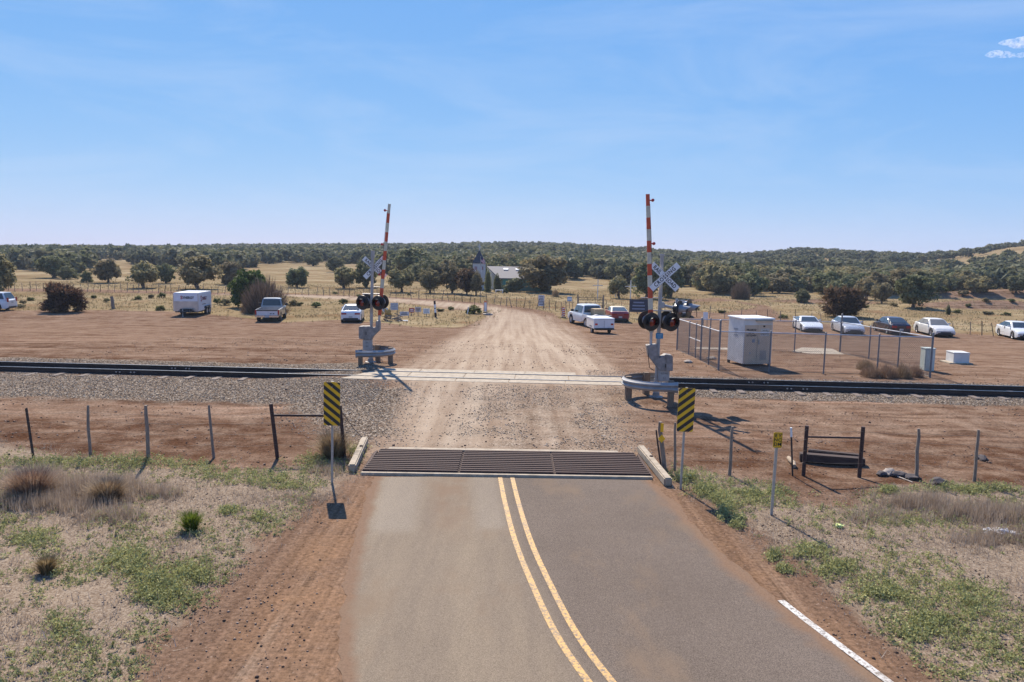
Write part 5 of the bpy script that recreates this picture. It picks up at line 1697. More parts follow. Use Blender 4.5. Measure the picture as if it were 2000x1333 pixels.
# bench, small clutter by the church
p = G(975, 573); s = scale_at(p)
t = thing('bench', 'low pale bench in front of the church hedge', 'bench', p)
o = MB(); o.box((0, 0, .45), (1.2, .4, .08)); o.build('seat', sign_wht, t)
for x in (-.5, .5):
    o = MB(); o.box((x, 0, .2), (.1, .35, .42)); o.build('leg', sign_wht, t)

# farm gate right of the far fence
def gate():
    a, b = G(1128, 606), G(1178, 608)
    d = b - a
    t = thing('metal_gate', 'tubular metal farm gate between posts behind the white pickup truck', 'gate', a, math.atan2(d.y, d.x))
    o = MB(); L_ = d.length
    for z in (.25, .55, .85, 1.15, 1.4): o.tube((.1, 0, z), (L_ - .1, 0, z), .025, n=6)
    for x in (.1, L_ * .36, L_ * .68, L_ - .1): o.tube((x, 0, .22), (x, 0, 1.42), .025, n=6)
    o.build('gate_frame', M('gate_brown', (.20, .15, .12), .6, .3), t)
    for x in (0, L_):
        o = MB(); o.tube((x, 0, -.1), (x, 0, 1.7), .07, n=8); o.build('post', wood_m, t)
gate()

def farfence(name, label, line, hpx_m, spacing_px, wires=(.4, .8, 1.1), jitter=2.0, h=1.1, r=.036):
    xs_ = [p[0] for p in line]; ysl = [p[1] for p in line]
    posts = []; x = xs_[0]
    while x <= xs_[-1]:
        y = float(np.interp(x, xs_, ysl))
        b = G(x, y); s = scale_at(b)
        hh = h * RS.uniform(.85, 1.2)
        lean = RS.normal(0, .09) + (hpx_m if RS.rand() < .25 else 0) * RS.uniform(0, .3)
        posts.append(((x + lean * hh * s, y - hh * s), (x, y), r * RS.uniform(.7, 1.2), wood_m if RS.rand() < .65 else tpost_m, 'wood' if RS.rand() < .6 else 'pipe'))
        x += spacing_px * RS.uniform(.8, 1.2)
    return fence(name, label, posts[:99], wires, wr=.008)
farfence('far_wire_fence', 'long leaning wire fence along the far side of the dirt road on the left', [(-160, 566), (0, 568), (200, 570), (420, 574), (620, 577), (720, 581), (830, 585), (925, 591)], .3, 13.5)
farfence('far_wire_fence', 'wire fence with leaning posts in front of the church, right of the orange barricade', [(938, 592), (1000, 600), (1060, 606), (1124, 608)], 1, 12)
farfence('field_fence', 'sparse wire fence behind the row of parked cars on the right', [(1185, 608), (1260, 615), (1400, 622), (1540, 628), (1700, 646), (1926, 656), (2080, 668)], .1, 27, wires=(.5, 1.0), r=.035)

# ================================================================ TREES
def leaf_mat(name, cols, trans=.4, objvar=.12):
    m, nt, b = nodes_of(name)
    L = nt.links.new
    a = N(nt, 'ShaderNodeAttribute', attribute_name='tint').outputs['Fac']
    r = ramp(nt, a, [(i / (len(cols) - 1), c) for i, c in enumerate(cols)])
    oi = N(nt, 'ShaderNodeObjectInfo')
    hs = N(nt, 'ShaderNodeHueSaturation')
    v = math_n(nt, 'ADD', math_n(nt, 'MULTIPLY', oi.outputs['Random'], 2 * objvar), 1 - objvar)
    L(v, hs.inputs['Value']); L(r.outputs[0], hs.inputs['Color'])
    h = math_n(nt, 'ADD', math_n(nt, 'MULTIPLY', oi.outputs['Random'], .03), .485)
    L(h, hs.inputs['Hue'])
    L(hs.outputs[0], b.inputs['Base Color'])
    b.inputs['Roughness'].default_value = .75
    b.inputs['Specular IOR Level'].default_value = .2
    if trans:
        out = nt.nodes['Material Output']
        tr = N(nt, 'ShaderNodeBsdfTranslucent'); L(hs.outputs[0], tr.inputs['Color'])
        mx = N(nt, 'ShaderNodeMixShader'); mx.inputs[0].default_value = trans
        L(b.outputs[0], mx.inputs[1]); L(tr.outputs[0], mx.inputs[2]); L(mx.outputs[0], out.inputs['Surface'])
    return m

leaf_g = leaf_mat('juniper_green', [(.085, .098, .046), (.160, .168, .078), (.26, .25, .12)])
leaf_o = leaf_mat('juniper_olive', [(.125, .110, .054), (.225, .19, .095), (.33, .27, .14)])
leaf_b = leaf_mat('juniper_brown', [(.060, .034, .020), (.11, .066, .038), (.175, .11, .06)])
leaf_x = leaf_mat('cypress_green', [(.040, .075, .020), (.09, .14, .034), (.16, .205, .055)])
twig_g = leaf_mat('dry_twig', [(.10, .066, .045), (.19, .13, .092), (.29, .205, .15)], .1)
bush_y = leaf_mat('rabbitbrush', [(.06, .075, .02), (.13, .14, .038), (.22, .21, .065)])
bark = M('juniper_bark', (.17, .125, .10), .95, 0, .2, 6, .5, 20, stretch=(4, 4, 1))

def leaf_tris(P, size, rs, aim=None, thin=.55, tang=None, jit=.55):
    """leaf sprays as triangles; with tang they lie across that outward direction, so a crown takes light like a rounded mass"""
    n = len(P)
    if tang is not None:
        nn = tang / (np.linalg.norm(tang, axis=1)[:, None] + 1e-9) + rs.normal(0, jit, (n, 3))
        nn /= np.linalg.norm(nn, axis=1)[:, None]
        a = np.cross(nn, rs.normal(size=(n, 3))); a /= np.linalg.norm(a, axis=1)[:, None] + 1e-9
        b = np.cross(nn, a)
    else:
        a = rs.normal(size=(n, 3))
        if aim is not None: a = a * .8 + aim
        a /= np.linalg.norm(a, axis=1)[:, None]
        b = np.cross(a, rs.normal(size=(n, 3))); b /= np.linalg.norm(b, axis=1)[:, None] + 1e-9
    s = (size * rs.uniform(.55, 1.45, n))[:, None]
    V = np.empty((n, 3, 3)); V[:, 0] = P - b * s * thin * .5 - a * s * .4; V[:, 1] = P + b * s * thin * .5 - a * s * .4; V[:, 2] = P + a * s * .6
    return V.reshape(-1, 3), np.arange(3 * n).reshape(-1, 3)

def crown_points(seed, w, h, z0, kind, nl, per):
    rs = np.random.RandomState(seed)
    Ps = []; T = []; A = []
    for k in range(nl):
        while True:
            u = rs.uniform(-1, 1, 3)
            if .20 < u @ u < 1: break
        if kind == 'cypress':
            zz = (u[2] + 1) / 2; rad = (1 - zz) ** .7 * .9 + .12
            c = np.array((u[0] * w / 2 * rad * .8, u[1] * w / 2 * rad * .8, z0 + zz * (h - z0) * .9))
            rl = w * rs.uniform(.16, .26); rz = rl * 1.7
        else:
            flat = rs.uniform(.62, 1.0)
            c = np.array((u[0] * w / 2 * flat, u[1] * w / 2 * flat, z0 + (h - z0) * (.48 + .44 * u[2])))
            if kind == 'dome': c[2] = z0 * .6 + (h - z0) * (.08 + .78 * max(0, math.sqrt(max(0, 1 - (u[0] ** 2 + u[1] ** 2) * .8))) * rs.uniform(0, 1) ** .8)
            rl = w * rs.uniform(.07, .20); rz = rl * rs.uniform(.75, 1.2)
        n = int(per * rs.uniform(.6, 1.4))
        d = rs.normal(size=(n, 3)); d /= np.linalg.norm(d, axis=1)[:, None]
        r = rs.uniform(.25, 1.0, n)[:, None] ** .5
        p = c + d * r * np.array((rl, rl, rz))
        Ps.append(p); T.append(np.clip(rs.uniform(.15, .85) + rs.normal(0, .18, n), 0, 1)); A.append(d + .7 * (c - np.array((0, 0, z0 + (h - z0) * .35))) / (w * .5))
    return np.vstack(Ps), np.concatenate(T), np.vstack(A)

def trunk_mesh(seed, w, h, z0, stems, lean=.25):
    rs = np.random.RandomState(seed + 500)
    o = MB()
    for k in range(stems):
        a = rs.uniform(0, 2 * PI); sp = w * rs.uniform(.08, .3) if stems > 1 else w * .05
        r0 = h * rs.uniform(.028, .042) * (1 if stems == 1 else .75)
        b = np.array((rs.uniform(-.05, .05) * w, rs.uniform(-.05, .05) * w, -.15))
        pts = [b]; nseg = 5
        for i in range(1, nseg + 1):
            f = i / nseg
            pts.append(np.array((math.cos(a) * sp * f + rs.normal(0, .012) * w, math.sin(a) * sp * f + rs.normal(0, .012) * w, h * .78 * f)))
        o.path(pts, [r0 * (1.25 - 1.0 * i / nseg) for i in range(nseg + 1)], 7)
        for j in range(3):
            f = rs.uniform(.25, .75); i = int(f * nseg); q = pts[i] + (pts[i + 1] - pts[i]) * (f * nseg - i)
            a2 = rs.uniform(0, 2 * PI); ln = w * rs.uniform(.2, .36)
            e = q + np.array((math.cos(a2) * ln, math.sin(a2) * ln, h * rs.uniform(.05, .22)))
            o.path([q, (q + e) / 2 + np.array((0, 0, .03 * h)), e], [r0 * .5, r0 * .36, r0 * .15], 5)
    return o

def twig_dome(seed, w, h, n):
    """a dead bush: a dome of fine upright twigs radiating from the base"""
    rs = np.random.RandomState(seed)
    th = rs.uniform(0, 2 * PI, n); ph = np.arccos(rs.uniform(-.12, 1, n))
    d = np.stack([np.sin(ph) * np.cos(th), np.sin(ph) * np.sin(th), np.cos(ph)], 1)
    lump = 1 + .10 * np.sin(th * 4 + 1) * np.sin(ph * 5) + .06 * np.sin(th * 9)
    r1 = rs.uniform(.55, 1.0, n) * lump
    tip = d * r1[:, None] * np.array((w / 2, w / 2, h * .93)) + np.array((0, 0, .06 * h))
    ln = rs.uniform(.12, .35, n)[:, None] * h
    root = tip - (d * .45 + np.array((0, 0, .75))) * ln
    root[:, 2] = np.maximum(root[:, 2], 0)
    side = np.cross(tip - root, rs.normal(size=(n, 3))); side /= np.linalg.norm(side, axis=1)[:, None] + 1e-9
    wd = rs.uniform(.008, .022, n)[:, None] * w / 3
    V = np.stack([root - side * wd, root + side * wd, tip], 1).reshape(-1, 3)
    return V, np.arange(3 * n).reshape(-1, 3), np.clip(rs.normal(.5, .25, n), 0, 1)

PROTO = {}
def proto(kind, seed, mat):
    """unit tree about 4 m wide and 4 m tall: (crown mesh, trunk mesh)"""
    key = (kind, seed, mat.name)
    if key in PROTO: return PROTO[key]
    w = h = 4.0
    if kind == 'twig':
        V, F, T = twig_dome(seed, w, h, 5200); trk = trunk_mesh(seed, w, h * .8, 0, 6)
    else:
        z0, nl, per, sz, st = {'round': (.25, 54, 84, .33, 3), 'open': (.6, 50, 78, .33, 3), 'dome': (.1, 60, 75, .34, 3), 'cypress': (.15, 50, 80, .36, 1),
                               'spiky': (.05, 64, 80, .36, 4), 'shrub': (.0, 26, 60, .42, 3), 'far': (.4, 26, 42, .55, 2)}[kind]
        P, T, A = crown_points(seed, w, h, z0, 'dome' if kind in ('dome', 'spiky', 'shrub') else kind, nl, per)
        rr = np.random.RandomState(seed + 9)
        if kind in ('spiky', 'cypress'): V, F = leaf_tris(P, sz * (1.4 if kind == 'spiky' else 1), rr, A * 1.2 + np.array((0, 0, .4)), .28 if kind == 'spiky' else .5)
        else: V, F = leaf_tris(P, sz * .95, rr, None, .8, A, .5)
        V[:, 2] = np.maximum(V[:, 2], .02)
        trk = trunk_mesh(seed, w, h, z0, st)
    c = tri_mesh('crown', V, F, mat, {'tint': ('FACE', T)})
    me = c.data; bpy.data.objects.remove(c)
    t = trk.build('trunk', bark); tm = t.data; bpy.data.objects.remove(t)
    PROTO[key] = (me, tm)
    return PROTO[key]

def tree(name, lab, p, w, h, kind, mat, seed, cat='tree', group=None, rz=None):
    cm, tm = proto(kind, seed, mat)
    t = thing(name, lab, cat, p, RS.uniform(0, 6.28) if rz is None else rz, group, (w / 4, w / 4, h / 4))
    for nm, me in (('crown', cm), ('trunk', tm)):
        o = bpy.data.objects.new(nm, me); COL.objects.link(o); o.parent = t
    return t

def tree_px(name, lab, px, py, wpx, hpx, kind, mat, seed, cat='tree', group=None):
    p = G(px, py); s = scale_at(p)
    return tree(name, lab, p, wpx / s, hpx / s, kind, mat, seed, cat, group)

J = 'juniper_tree'
NAMED = [
 (J, 'brownish green juniper cut by the left edge of the picture', -4, 578, 66, 78, 'round', leaf_o, 1),
 ('dark_bush', 'spiky dark brown bush right of the white sports utility vehicle', 125, 610, 78, 66, 'spiky', leaf_b, 2),
 (J, 'dark juniper rising behind the spiky brown bush', 104, 543, 62, 50, 'round', leaf_g, 3),
 (J, 'low dark juniper at the right flank of the clump behind the spiky bush', 132, 546, 38, 28, 'dome', leaf_g, 4),
 (J, 'small round dark juniper standing alone in the dry grass left of the open olive tree', 169, 552, 24, 24, 'dome', leaf_g, 5),
 (J, 'olive juniper with an open crown left of the forked brown tree', 212, 553, 52, 46, 'open', leaf_o, 6),
 (J, 'forked juniper with brown lower limbs and a bare pale trunk', 280, 563, 62, 50, 'open', leaf_o, 7),
 (J, 'compact dark green juniper left of the large open juniper behind the trailer', 323, 554, 40, 40, 'round', leaf_g, 8),
 (J, 'large open juniper directly behind the cargo trailer', 387, 565, 80, 62, 'open', leaf_o, 9),
 (J, 'olive juniper left of the tall bright green evergreen', 445, 556, 52, 48, 'round', leaf_o, 10),
 ('evergreen_tree', 'tall bright green evergreen behind the brown twig bush', 488, 600, 78, 84, 'dome', leaf_x, 11),
 ('dead_bush', 'large round brown bush of bare twigs beside the grey pickup truck', 517, 611, 104, 74, 'twig', twig_g, 12),
 (J, 'round dark juniper right of the brown twig bush across the dirt road', 581, 562, 46, 42, 'round', leaf_g, 13),
 (J, 'juniper with a forked trunk left of the left crossing signal', 672, 564, 50, 44, 'open', leaf_o, 14),
 (J, 'dark dense juniper directly behind the left crossbuck', 716, 562, 48, 52, 'round', leaf_g, 15),
 (J, 'olive multi trunked juniper right of the left gate arm', 783, 571, 56, 48, 'open', leaf_o, 16),
 (J, 'small juniper with one bare trunk right of the multi trunked one', 840, 573, 42, 46, 'open', leaf_o, 17),
 (J, 'big dark juniper behind the olive trees right of the left gate', 806, 545, 80, 62, 'round', leaf_g, 18),
 (J, 'tall brownish juniper left of the church tower', 884, 573, 52, 58, 'open', leaf_o, 19),
 (J, 'brown juniper with twin trunks standing before the church tower', 912, 576, 46, 52, 'open', leaf_b, 20),
 (J, 'thin reddish trunked juniper touching the flagpole', 930, 577, 34, 46, 'open', leaf_o, 21),
 ('cypress_shrub', 'dark narrow evergreen right of the church tower', 953, 571, 19, 38, 'cypress', leaf_g, 22),
 ('cypress_shrub', 'dark narrow evergreen before the church gable', 971, 570, 19, 32, 'cypress', leaf_g, 23),
 ('hedge_bush', 'dark green square bush along the church wall', 1003, 570, 42, 30, 'dome', leaf_g, 24),
 ('flower_bush', 'small yellow bush beside the bench at the church', 988, 573, 13, 10, 'shrub', bush_y, 25),
 (J, 'very large round juniper at the right end of the church', 1064, 571, 98, 74, 'round', leaf_o, 26),
 (J, 'juniper with a bare fork behind the three white crosses', 1208, 583, 44, 42, 'open', leaf_o, 27),
 (J, 'dark juniper behind the right gate arm', 1262, 583, 62, 66, 'round', leaf_g, 28),
 (J, 'dense dark juniper behind the right crossbuck', 1308, 582, 66, 64, 'round', leaf_g, 29),
 (J, 'dark juniper left of the grey leafless bush', 1402, 573, 50, 42, 'round', leaf_g, 30),
 ('dead_bush', 'grey brown leafless bush in front of dark junipers right of the crossbuck', 1446, 585, 44, 40, 'twig', twig_g, 31),
 (J, 'dark juniper right behind the grey leafless bush', 1470, 578, 54, 46, 'round', leaf_g, 32),
 (J, 'small round juniper alone in front of the woods left of the reddish bush', 1566, 591, 32, 28, 'dome', leaf_g, 33),
 ('dark_bush', 'round reddish brown bush behind the parked white sedan', 1646, 619, 88, 68, 'spiky', leaf_b, 34),
 (J, 'brownish juniper just right of the reddish brown bush', 1692, 586, 46, 42, 'open', leaf_o, 35),
 (J, 'olive juniper standing between two junipers right of the reddish bush', 1722, 593, 42, 42, 'open', leaf_o, 36),
 (J, 'broad juniper with a visible trunk behind the dusty sedan', 1785, 602, 78, 66, 'open', leaf_g, 37),
 (J, 'dense olive juniper above the dirt mound on the right', 1912, 572, 50, 36, 'dome', leaf_o, 38),
 (J, 'tiny dark juniper on the grass in front of the dirt mound', 1851, 615, 12, 16, 'cypress', leaf_g, 39),
 (J, 'dark juniper close to the right edge above the dirt mound', 1985, 572, 46, 34, 'round', leaf_g, 40),
 (J, 'green juniper rising left of the orange barricade behind the far fence', 655, 532, 40, 30, 'round', leaf_g, 41),
 (J, 'round juniper on the field behind the left crossbuck', 612, 520, 36, 26, 'round', leaf_g, 42),
]
for k, q in enumerate(NAMED):
    tree_px(*q, cat='bush' if 'bush' in q[0] or 'shrub' in q[0] else 'tree', group='named junipers and bushes around the lot' if q[0] == J else None)

# low shrubs in the dry grass
SHR = [(208, 591, 16, 10), (270, 586, 18, 9), (184, 583, 14, 8), (440, 597, 26, 15), (425, 594, 16, 14), (313, 607, 22, 11), (296, 583, 16, 10), (316, 582, 18, 12), (617, 601, 24, 13), (573, 598, 22, 14), (585, 598, 16, 10),
       (671, 594, 20, 12), (46, 594, 14, 9), (60, 588, 16, 8), (162, 600, 14, 10), (40, 602, 20, 9), (655, 575, 14, 6), (926, 613, 36, 18), (860, 609, 18, 8), (880, 606, 16, 8), (150, 608, 18, 8), (798, 577, 9, 6),
       (1410, 612, 20, 8), (1462, 622, 16, 8), (1360, 607, 16, 8), (1530, 622, 22, 8), (1690, 602, 16, 8), (1745, 598, 18, 7), (1795, 606, 14, 7), (1870, 612, 18, 8), (1930, 615, 24, 9), (1965, 617, 20, 8), (1890, 600, 14, 8), (1925, 590, 16, 9), (1975, 590, 16, 8), (1840, 572, 26, 13), (1880, 578, 22, 14),
       (1560, 585, 14, 7), (700, 580, 12, 6), (540, 571, 12, 6), (490, 572, 12, 6), (1290, 600, 12, 6), (1340, 600, 14, 7)]
for k, (px, py, w, h) in enumerate(SHR):
    tree_px('low_shrub', 'low yellow green shrub growing in the dry grass beyond the dirt lot', px, py, w, h, 'shrub', bush_y if k % 3 else leaf_o, 60 + k % 4, 'shrub', 'low shrubs dotted through the dry grass')

# woodland on the rise
NEAR = np.array([(-1200, 522), (0, 522), (150, 536), (200, 524), (330, 525), (450, 535), (520, 521), (620, 518), (700, 523), (760, 542), (860, 556), (900, 556), (1040, 551), (1110, 549), (1150, 541), (1250, 558), (1340, 556), (1400, 572), (1500, 570), (1560, 566), (1700, 580), (1800, 583), (1880, 574), (2000, 570), (3000, 574)])
def d_near(px):
    y = np.interp(px, NEAR[:, 0], NEAR[:, 1])
    return FPX * (CAMH + 1.5) / (y - (HOR + math.tan(ROLL) * (px - 1000)))
cand = []
rs = np.random.RandomState(5)
tries = 0
NT = 9500
while len(cand) < NT:
    px = rs.uniform(-500, 2500); dn = d_near(px)
    d = dn * rs.uniform(.97, 1.1) + (720 - dn) * rs.rand() ** 1.25
    x = d * (px - 1000) / FPX; y = d
    if px > 1440 and d > 170:                      # open dirt on the right-hand hill
        if mnoise.noise(Vector((x * .014, y * .012, 2.2))) > (-.02 if d < 300 else .16) + .25 * rs.rand(): continue
    if px > 1400 and d > 230 and rs.rand() < min(.52, .25 + (px - 1400) / 1400): continue
    if px < 900 and d < 300:
        if mnoise.noise(Vector((x * .02, y * .014, 5.2))) > .3: continue
    cand.append((x, y, math.hypot(x, y), px))
cand.sort(key=lambda c: c[2])
vis = [c for c in cand if -60 < c[3] < 2060]
indiv = set(id(c) for c in vis[:232])
far_kinds = [('round', leaf_g, 3), ('round', leaf_g, 8), ('open', leaf_o, 9), ('dome', leaf_g, 4), ('round', leaf_o, 10), ('round', leaf_g, 15), ('open', leaf_o, 6)]
FV = []; FF = []; FT = []
fo_ = 0
tmpl = []
for k in range(6):
    P, T, A = crown_points(700 + k, 4, 4, .3, 'far', 18, 10)
    v, f = leaf_tris(P, 1.05, np.random.RandomState(70 + k), None, .9, A, .4)
    v[:, 2] = np.maximum(v[:, 2], .0)
    tmpl.append((v, f, T))
WLAB = {leaf_g.name: 'dark green juniper within the dense woodland on the distant rise', leaf_o.name: 'olive brown juniper within the dense woodland on the distant rise'}
for c in cand:
    z = float(terr(c[0], c[1]))
    w = rs.uniform(3.0, 6.8); h = min(w * rs.uniform(.72, 1.05), 5.2) * (1.0 if c[3] < 1450 else .82)
    if c[2] > 420: h *= .9
    if c[3] > 1400 and c[2] > 230: w *= .82; h *= .85
    if id(c) in indiv:
        k, mt, sd = far_kinds[int(rs.rand() * len(far_kinds))]
        tree('woodland_juniper', WLAB[mt.name], (c[0], c[1], z - .1), w, h, k, mt, sd, 'tree', 'junipers of the woodland edge')
    else:
        v, f, T = tmpl[int(rs.rand() * 6)]
        a = rs.uniform(0, 6.28); ca, sa = math.cos(a), math.sin(a)
        q = np.stack([(v[:, 0] * ca - v[:, 1] * sa) * w / 4 + c[0], (v[:, 0] * sa + v[:, 1] * ca) * w / 4 + c[1], v[:, 2] * h / 4 + z - .1], 1)
        FV.append(q); FF.append(f + fo_); fo_ += len(v)
        FT.append(np.clip(T * .5 + rs.uniform(-.1, .55), 0, 1))
wood = tri_mesh('juniper_woodland', np.vstack(FV), np.vstack(FF), leaf_mat('woodland_leaf', [(.075, .090, .050), (.150, .158, .084), (.25, .225, .125)]), {'tint': ('FACE', np.concatenate(FT))})
tag(wood, 'dense juniper woodland covering the distant low hills', kind='stuff')

# rock outcrop along the crest on the right
ro = MB()
rk_m = M('cliff_rock', (.17, .10, .085), .95, 0, .25, .4, .6, 2)
rs2 = np.random.RandomState(3)
for k in range(70):
    px = rs2.uniform(1900, 2160); d = 470 + rs2.uniform(-12, 12)
    x, y = d * (px - 1000) / FPX, d
    z = float(terr(x, y))
    r = rs2.uniform(1.2, 3.2)
    ro.box((x, y, z + r * .25), (r * 1.8, r * 1.4, r * .8), rot=Matrix.Rotation(rs2.uniform(0, 3), 3, 'Z') @ Matrix.Rotation(rs2.uniform(-.2, .2), 3, 'X'), top=.8)
tag(ro.build('rock_outcrop', rk_m, None, bevel=.2), 'dark rock outcrop along the crest of the hill at the right', kind='structure')

# ================================================================ FOREGROUND PLANTS
weed_m = leaf_mat('weed_green', [(.18, .19, .08), (.31, .315, .125), (.48, .46, .20)], .3, 0)
straw_m = leaf_mat('straw', [(.23, .165, .11), (.39, .305, .215), (.54, .45, .345)], .3, 0)
bunch_g = leaf_mat('bunchgrass', [(.07, .11, .014), (.14, .19, .025), (.26, .28, .05)], .3, 0)
bunch_d = leaf_mat('dry_bunchgrass', [(.15, .115, .045), (.28, .21, .10), (.40, .31, .17)], .3, 0)
tumble_m = leaf_mat('tumbleweed', [(.19, .115, .068), (.32, .215, .135), (.45, .335, .225)], .2, 0)

def inside(poly, n, rs, box, soft=0.0):
    X = rs.uniform(box[0], box[1], n); Y = rs.uniform(box[2], box[3], n)
    sd = poly_sd(poly, X, Y)
    k = sd > rs.uniform(-soft, soft * .6, n)
    return X[k], Y[k]

def nz(X, Y, f, s):
    return np.array([mnoise.noise(Vector((x * f, y * f, s))) for x, y in zip(X, Y)])

def blades(X, Y, rs, nb, ln, wd, spread):
    """tufts of grass blades: nb per tuft"""
    n = len(X) * nb
    cx = np.repeat(X, nb) + rs.normal(0, .03, n); cy = np.repeat(Y, nb) + rs.normal(0, .03, n)
    cz = terr(cx, cy)
    L_ = np.repeat(ln, nb) * rs.uniform(.4, 1.1, n)
    th = rs.uniform(0, 2 * PI, n); tl = np.abs(rs.normal(0, spread, n))
    d = np.stack([np.sin(tl) * np.cos(th), np.sin(tl) * np.sin(th), np.cos(tl)], 1)
    root = np.stack([cx, cy, cz - .005], 1)
    tip = root + d * L_[:, None]
    sd = np.stack([-np.sin(th + rs.normal(0, .8, n)), np.cos(th), np.zeros(n)], 1) * (wd * rs.uniform(.6, 1.4, n))[:, None]
    V = np.stack([root - sd, root + sd, tip], 1).reshape(-1, 3)
    return V, np.arange(3 * n).reshape(-1, 3)

def weeds(X, Y, rs, nl, rad, hgt, size):
    n = len(X) * nl
    th = rs.uniform(0, 2 * PI, n); rr = np.sqrt(rs.rand(n)) * np.repeat(rad, nl)
    cx = np.repeat(X, nl) + np.cos(th) * rr; cy = np.repeat(Y, nl) + np.sin(th) * rr
    z = terr(cx, cy) + rs.rand(n) * np.repeat(hgt, nl) * (1 - .5 * (rr / np.repeat(rad, nl)) ** 2)
    V, F = leaf_tris(np.stack([cx, cy, z], 1), size, rs, np.array((0, 0, .5)), .6)
    V[:, 2] = np.maximum(V[:, 2], terr(V[:, 0], V[:, 1]))
    return V, F

rs = np.random.RandomState(21)
SV, SF, ST = [], [], []; so = 0
WV, WF, WT = [], [], []; wo = 0
for poly, box, ns, nw, sd_ in ((VEG_L, (-16, -1.2, 6.2, 21), 13500, 7600, 4.0), (VEG_R, (1.8, 17, 6.2, 19), 16000, 7600, 9.0)):
    X, Y = inside(poly, ns * 3, rs, box, .5)
    dn = nz(X, Y, .55, sd_) + .35 * nz(X, Y, 1.8, sd_ + 1)
    k = dn + rs.normal(0, .22, len(X)) > -.12
    X, Y = X[k][:ns], Y[k][:ns]
    ln = np.clip(.07 + .07 * nz(X, Y, .45, 30) + rs.normal(0, .02, len(X)), .03, .26)
    v, f = blades(X, Y, rs, 7, ln, .0045, .75)
    SV.append(v); SF.append(f + so); so += len(v); ST.append(np.repeat(np.clip(rs.normal(.5, .2, len(X)), 0, 1), 7))
    X, Y = inside(poly, nw * 4, rs, box, .25)
    dn = nz(X, Y, .42, sd_ + 7) + .5 * nz(X, Y, 1.3, sd_ + 9)
    k = dn + rs.normal(0, .2, len(X)) > (.14 if sd_ < 5 else .05)
    X, Y = X[k][:nw], Y[k][:nw]
    rad = rs.uniform(.02, .11, len(X)); hg = rs.uniform(.03, .15, len(X))
    v, f = weeds(X, Y, rs, 15, rad, hg, .036)
    WV.append(v); WF.append(f + wo); wo += len(v); WT.append(np.repeat(np.clip(rs.normal(.5, .25, len(X)), 0, 1), 15))
# the greener strips traced from the photograph: (px, py, spread px, count, height)
for px, py, sx, sy, cnt, hg_ in ((120, 905, 130, 10, 130, .25), (270, 905, 70, 10, 90, .25), (380, 912, 70, 9, 60, .2), (500, 935, 110, 14, 150, .18), (560, 950, 60, 10, 60, .14), (610, 905, 40, 14, 60, .2), (690, 880, 20, 12, 40, .2),
                                (1335, 938, 18, 7, 60, .28), (1375, 960, 22, 8, 70, .25), (1420, 1000, 18, 18, 70, .25), (1440, 1025, 10, 8, 40, .22), (1400, 975, 10, 8, 30, .22), (1470, 965, 60, 8, 80, .14), (1900, 958, 90, 7, 120, .2), (1740, 960, 22, 5, 40, .2),
                                (300, 1140, 60, 25, 160, .18), (250, 1095, 50, 25, 120, .2), (380, 1120, 45, 20, 110, .18), (330, 1170, 60, 18, 110, .16), (60, 1060, 60, 25, 110, .14), (445, 999, 20, 6, 40, .14), (510, 1012, 10, 5, 18, .12), (120, 1230, 40, 30, 50, .14),
                                (1510, 1090, 8, 6, 26, .2), (1535, 1115, 8, 5, 18, .16), (1580, 1080, 40, 14, 80, .16), (1640, 1110, 40, 14, 70, .16), (1720, 1160, 50, 20, 80, .16), (1800, 1220, 60, 25, 90, .16), (1900, 1180, 60, 25, 70, .14)):
    pts = [G(px + rs.normal(0, sx * .55), py + rs.normal(0, sy * .6)) for _ in range(cnt)]
    X = np.array([p.x for p in pts]); Y = np.array([p.y for p in pts])
    v, f = weeds(X, Y, rs, 22, rs.uniform(.05, .16, cnt), rs.uniform(.4, 1, cnt) * hg_, .04)
    WV.append(v); WF.append(f + wo); wo += len(v); WT.append(np.repeat(np.clip(rs.normal(.5, .25, cnt), 0, 1), 22))
# taller greyish dry stands
for px, py, sx, sy, cnt, h_ in ((210, 960, 60, 14, 420, .45), (70, 950, 70, 16, 480, .45), (100, 985, 110, 16, 520, .32), (220, 1010, 60, 12, 220, .22), (310, 965, 40, 10, 180, .25), (1800, 985, 60, 10, 300, .3), (1900, 1005, 80, 14, 420, .3), (1960, 1010, 50, 14, 260, .32),
                              (1940, 1050, 70, 16, 300, .25), (1710, 1010, 60, 14, 200, .2), (640, 920, 25, 10, 120, .2), (600, 975, 60, 12, 120, .1)):
    pts = [G(px + rs.normal(0, sx * .6), py + rs.normal(0, sy * .6)) for _ in range(cnt)]
    X = np.array([p.x for p in pts]); Y = np.array([p.y for p in pts])
    v, f = blades(X, Y, rs, 14, np.full(cnt, h_) * rs.uniform(.5, 1.1, cnt), .0042, .5)
    SV.append(v); SF.append(f + so); so += len(v); ST.append(np.repeat(np.clip(rs.normal(.5, .22, cnt), 0, 1), 14))
for poly, box in ((VEG_L, (-16, -1.2, 6.2, 21)), (VEG_R, (1.8, 17, 6.2, 19))):      # matted stems lying flat
    X, Y = inside(poly, 26000, rs, box, .5)
    k = nz(X, Y, .6, 61) + rs.normal(0, .2, len(X)) > -.1
    X, Y = X[k], Y[k]
    v, f = blades(X, Y, rs, 2, rs.uniform(.08, .24, len(X)), .004, 1.45)
    v[:, 2] = np.maximum(v[:, 2], terr(v[:, 0], v[:, 1]) + .004)
    SV.append(v); SF.append(f + so); so += len(v); ST.append(np.repeat(np.clip(rs.normal(.6, .25, len(X)), 0, 1), 2))
tag(tri_mesh('dry_grass', np.vstack(SV), np.vstack(SF), straw_m, {'tint': ('FACE', np.concatenate(ST))}), 'pale dead grass over the foreground verges', kind='stuff')
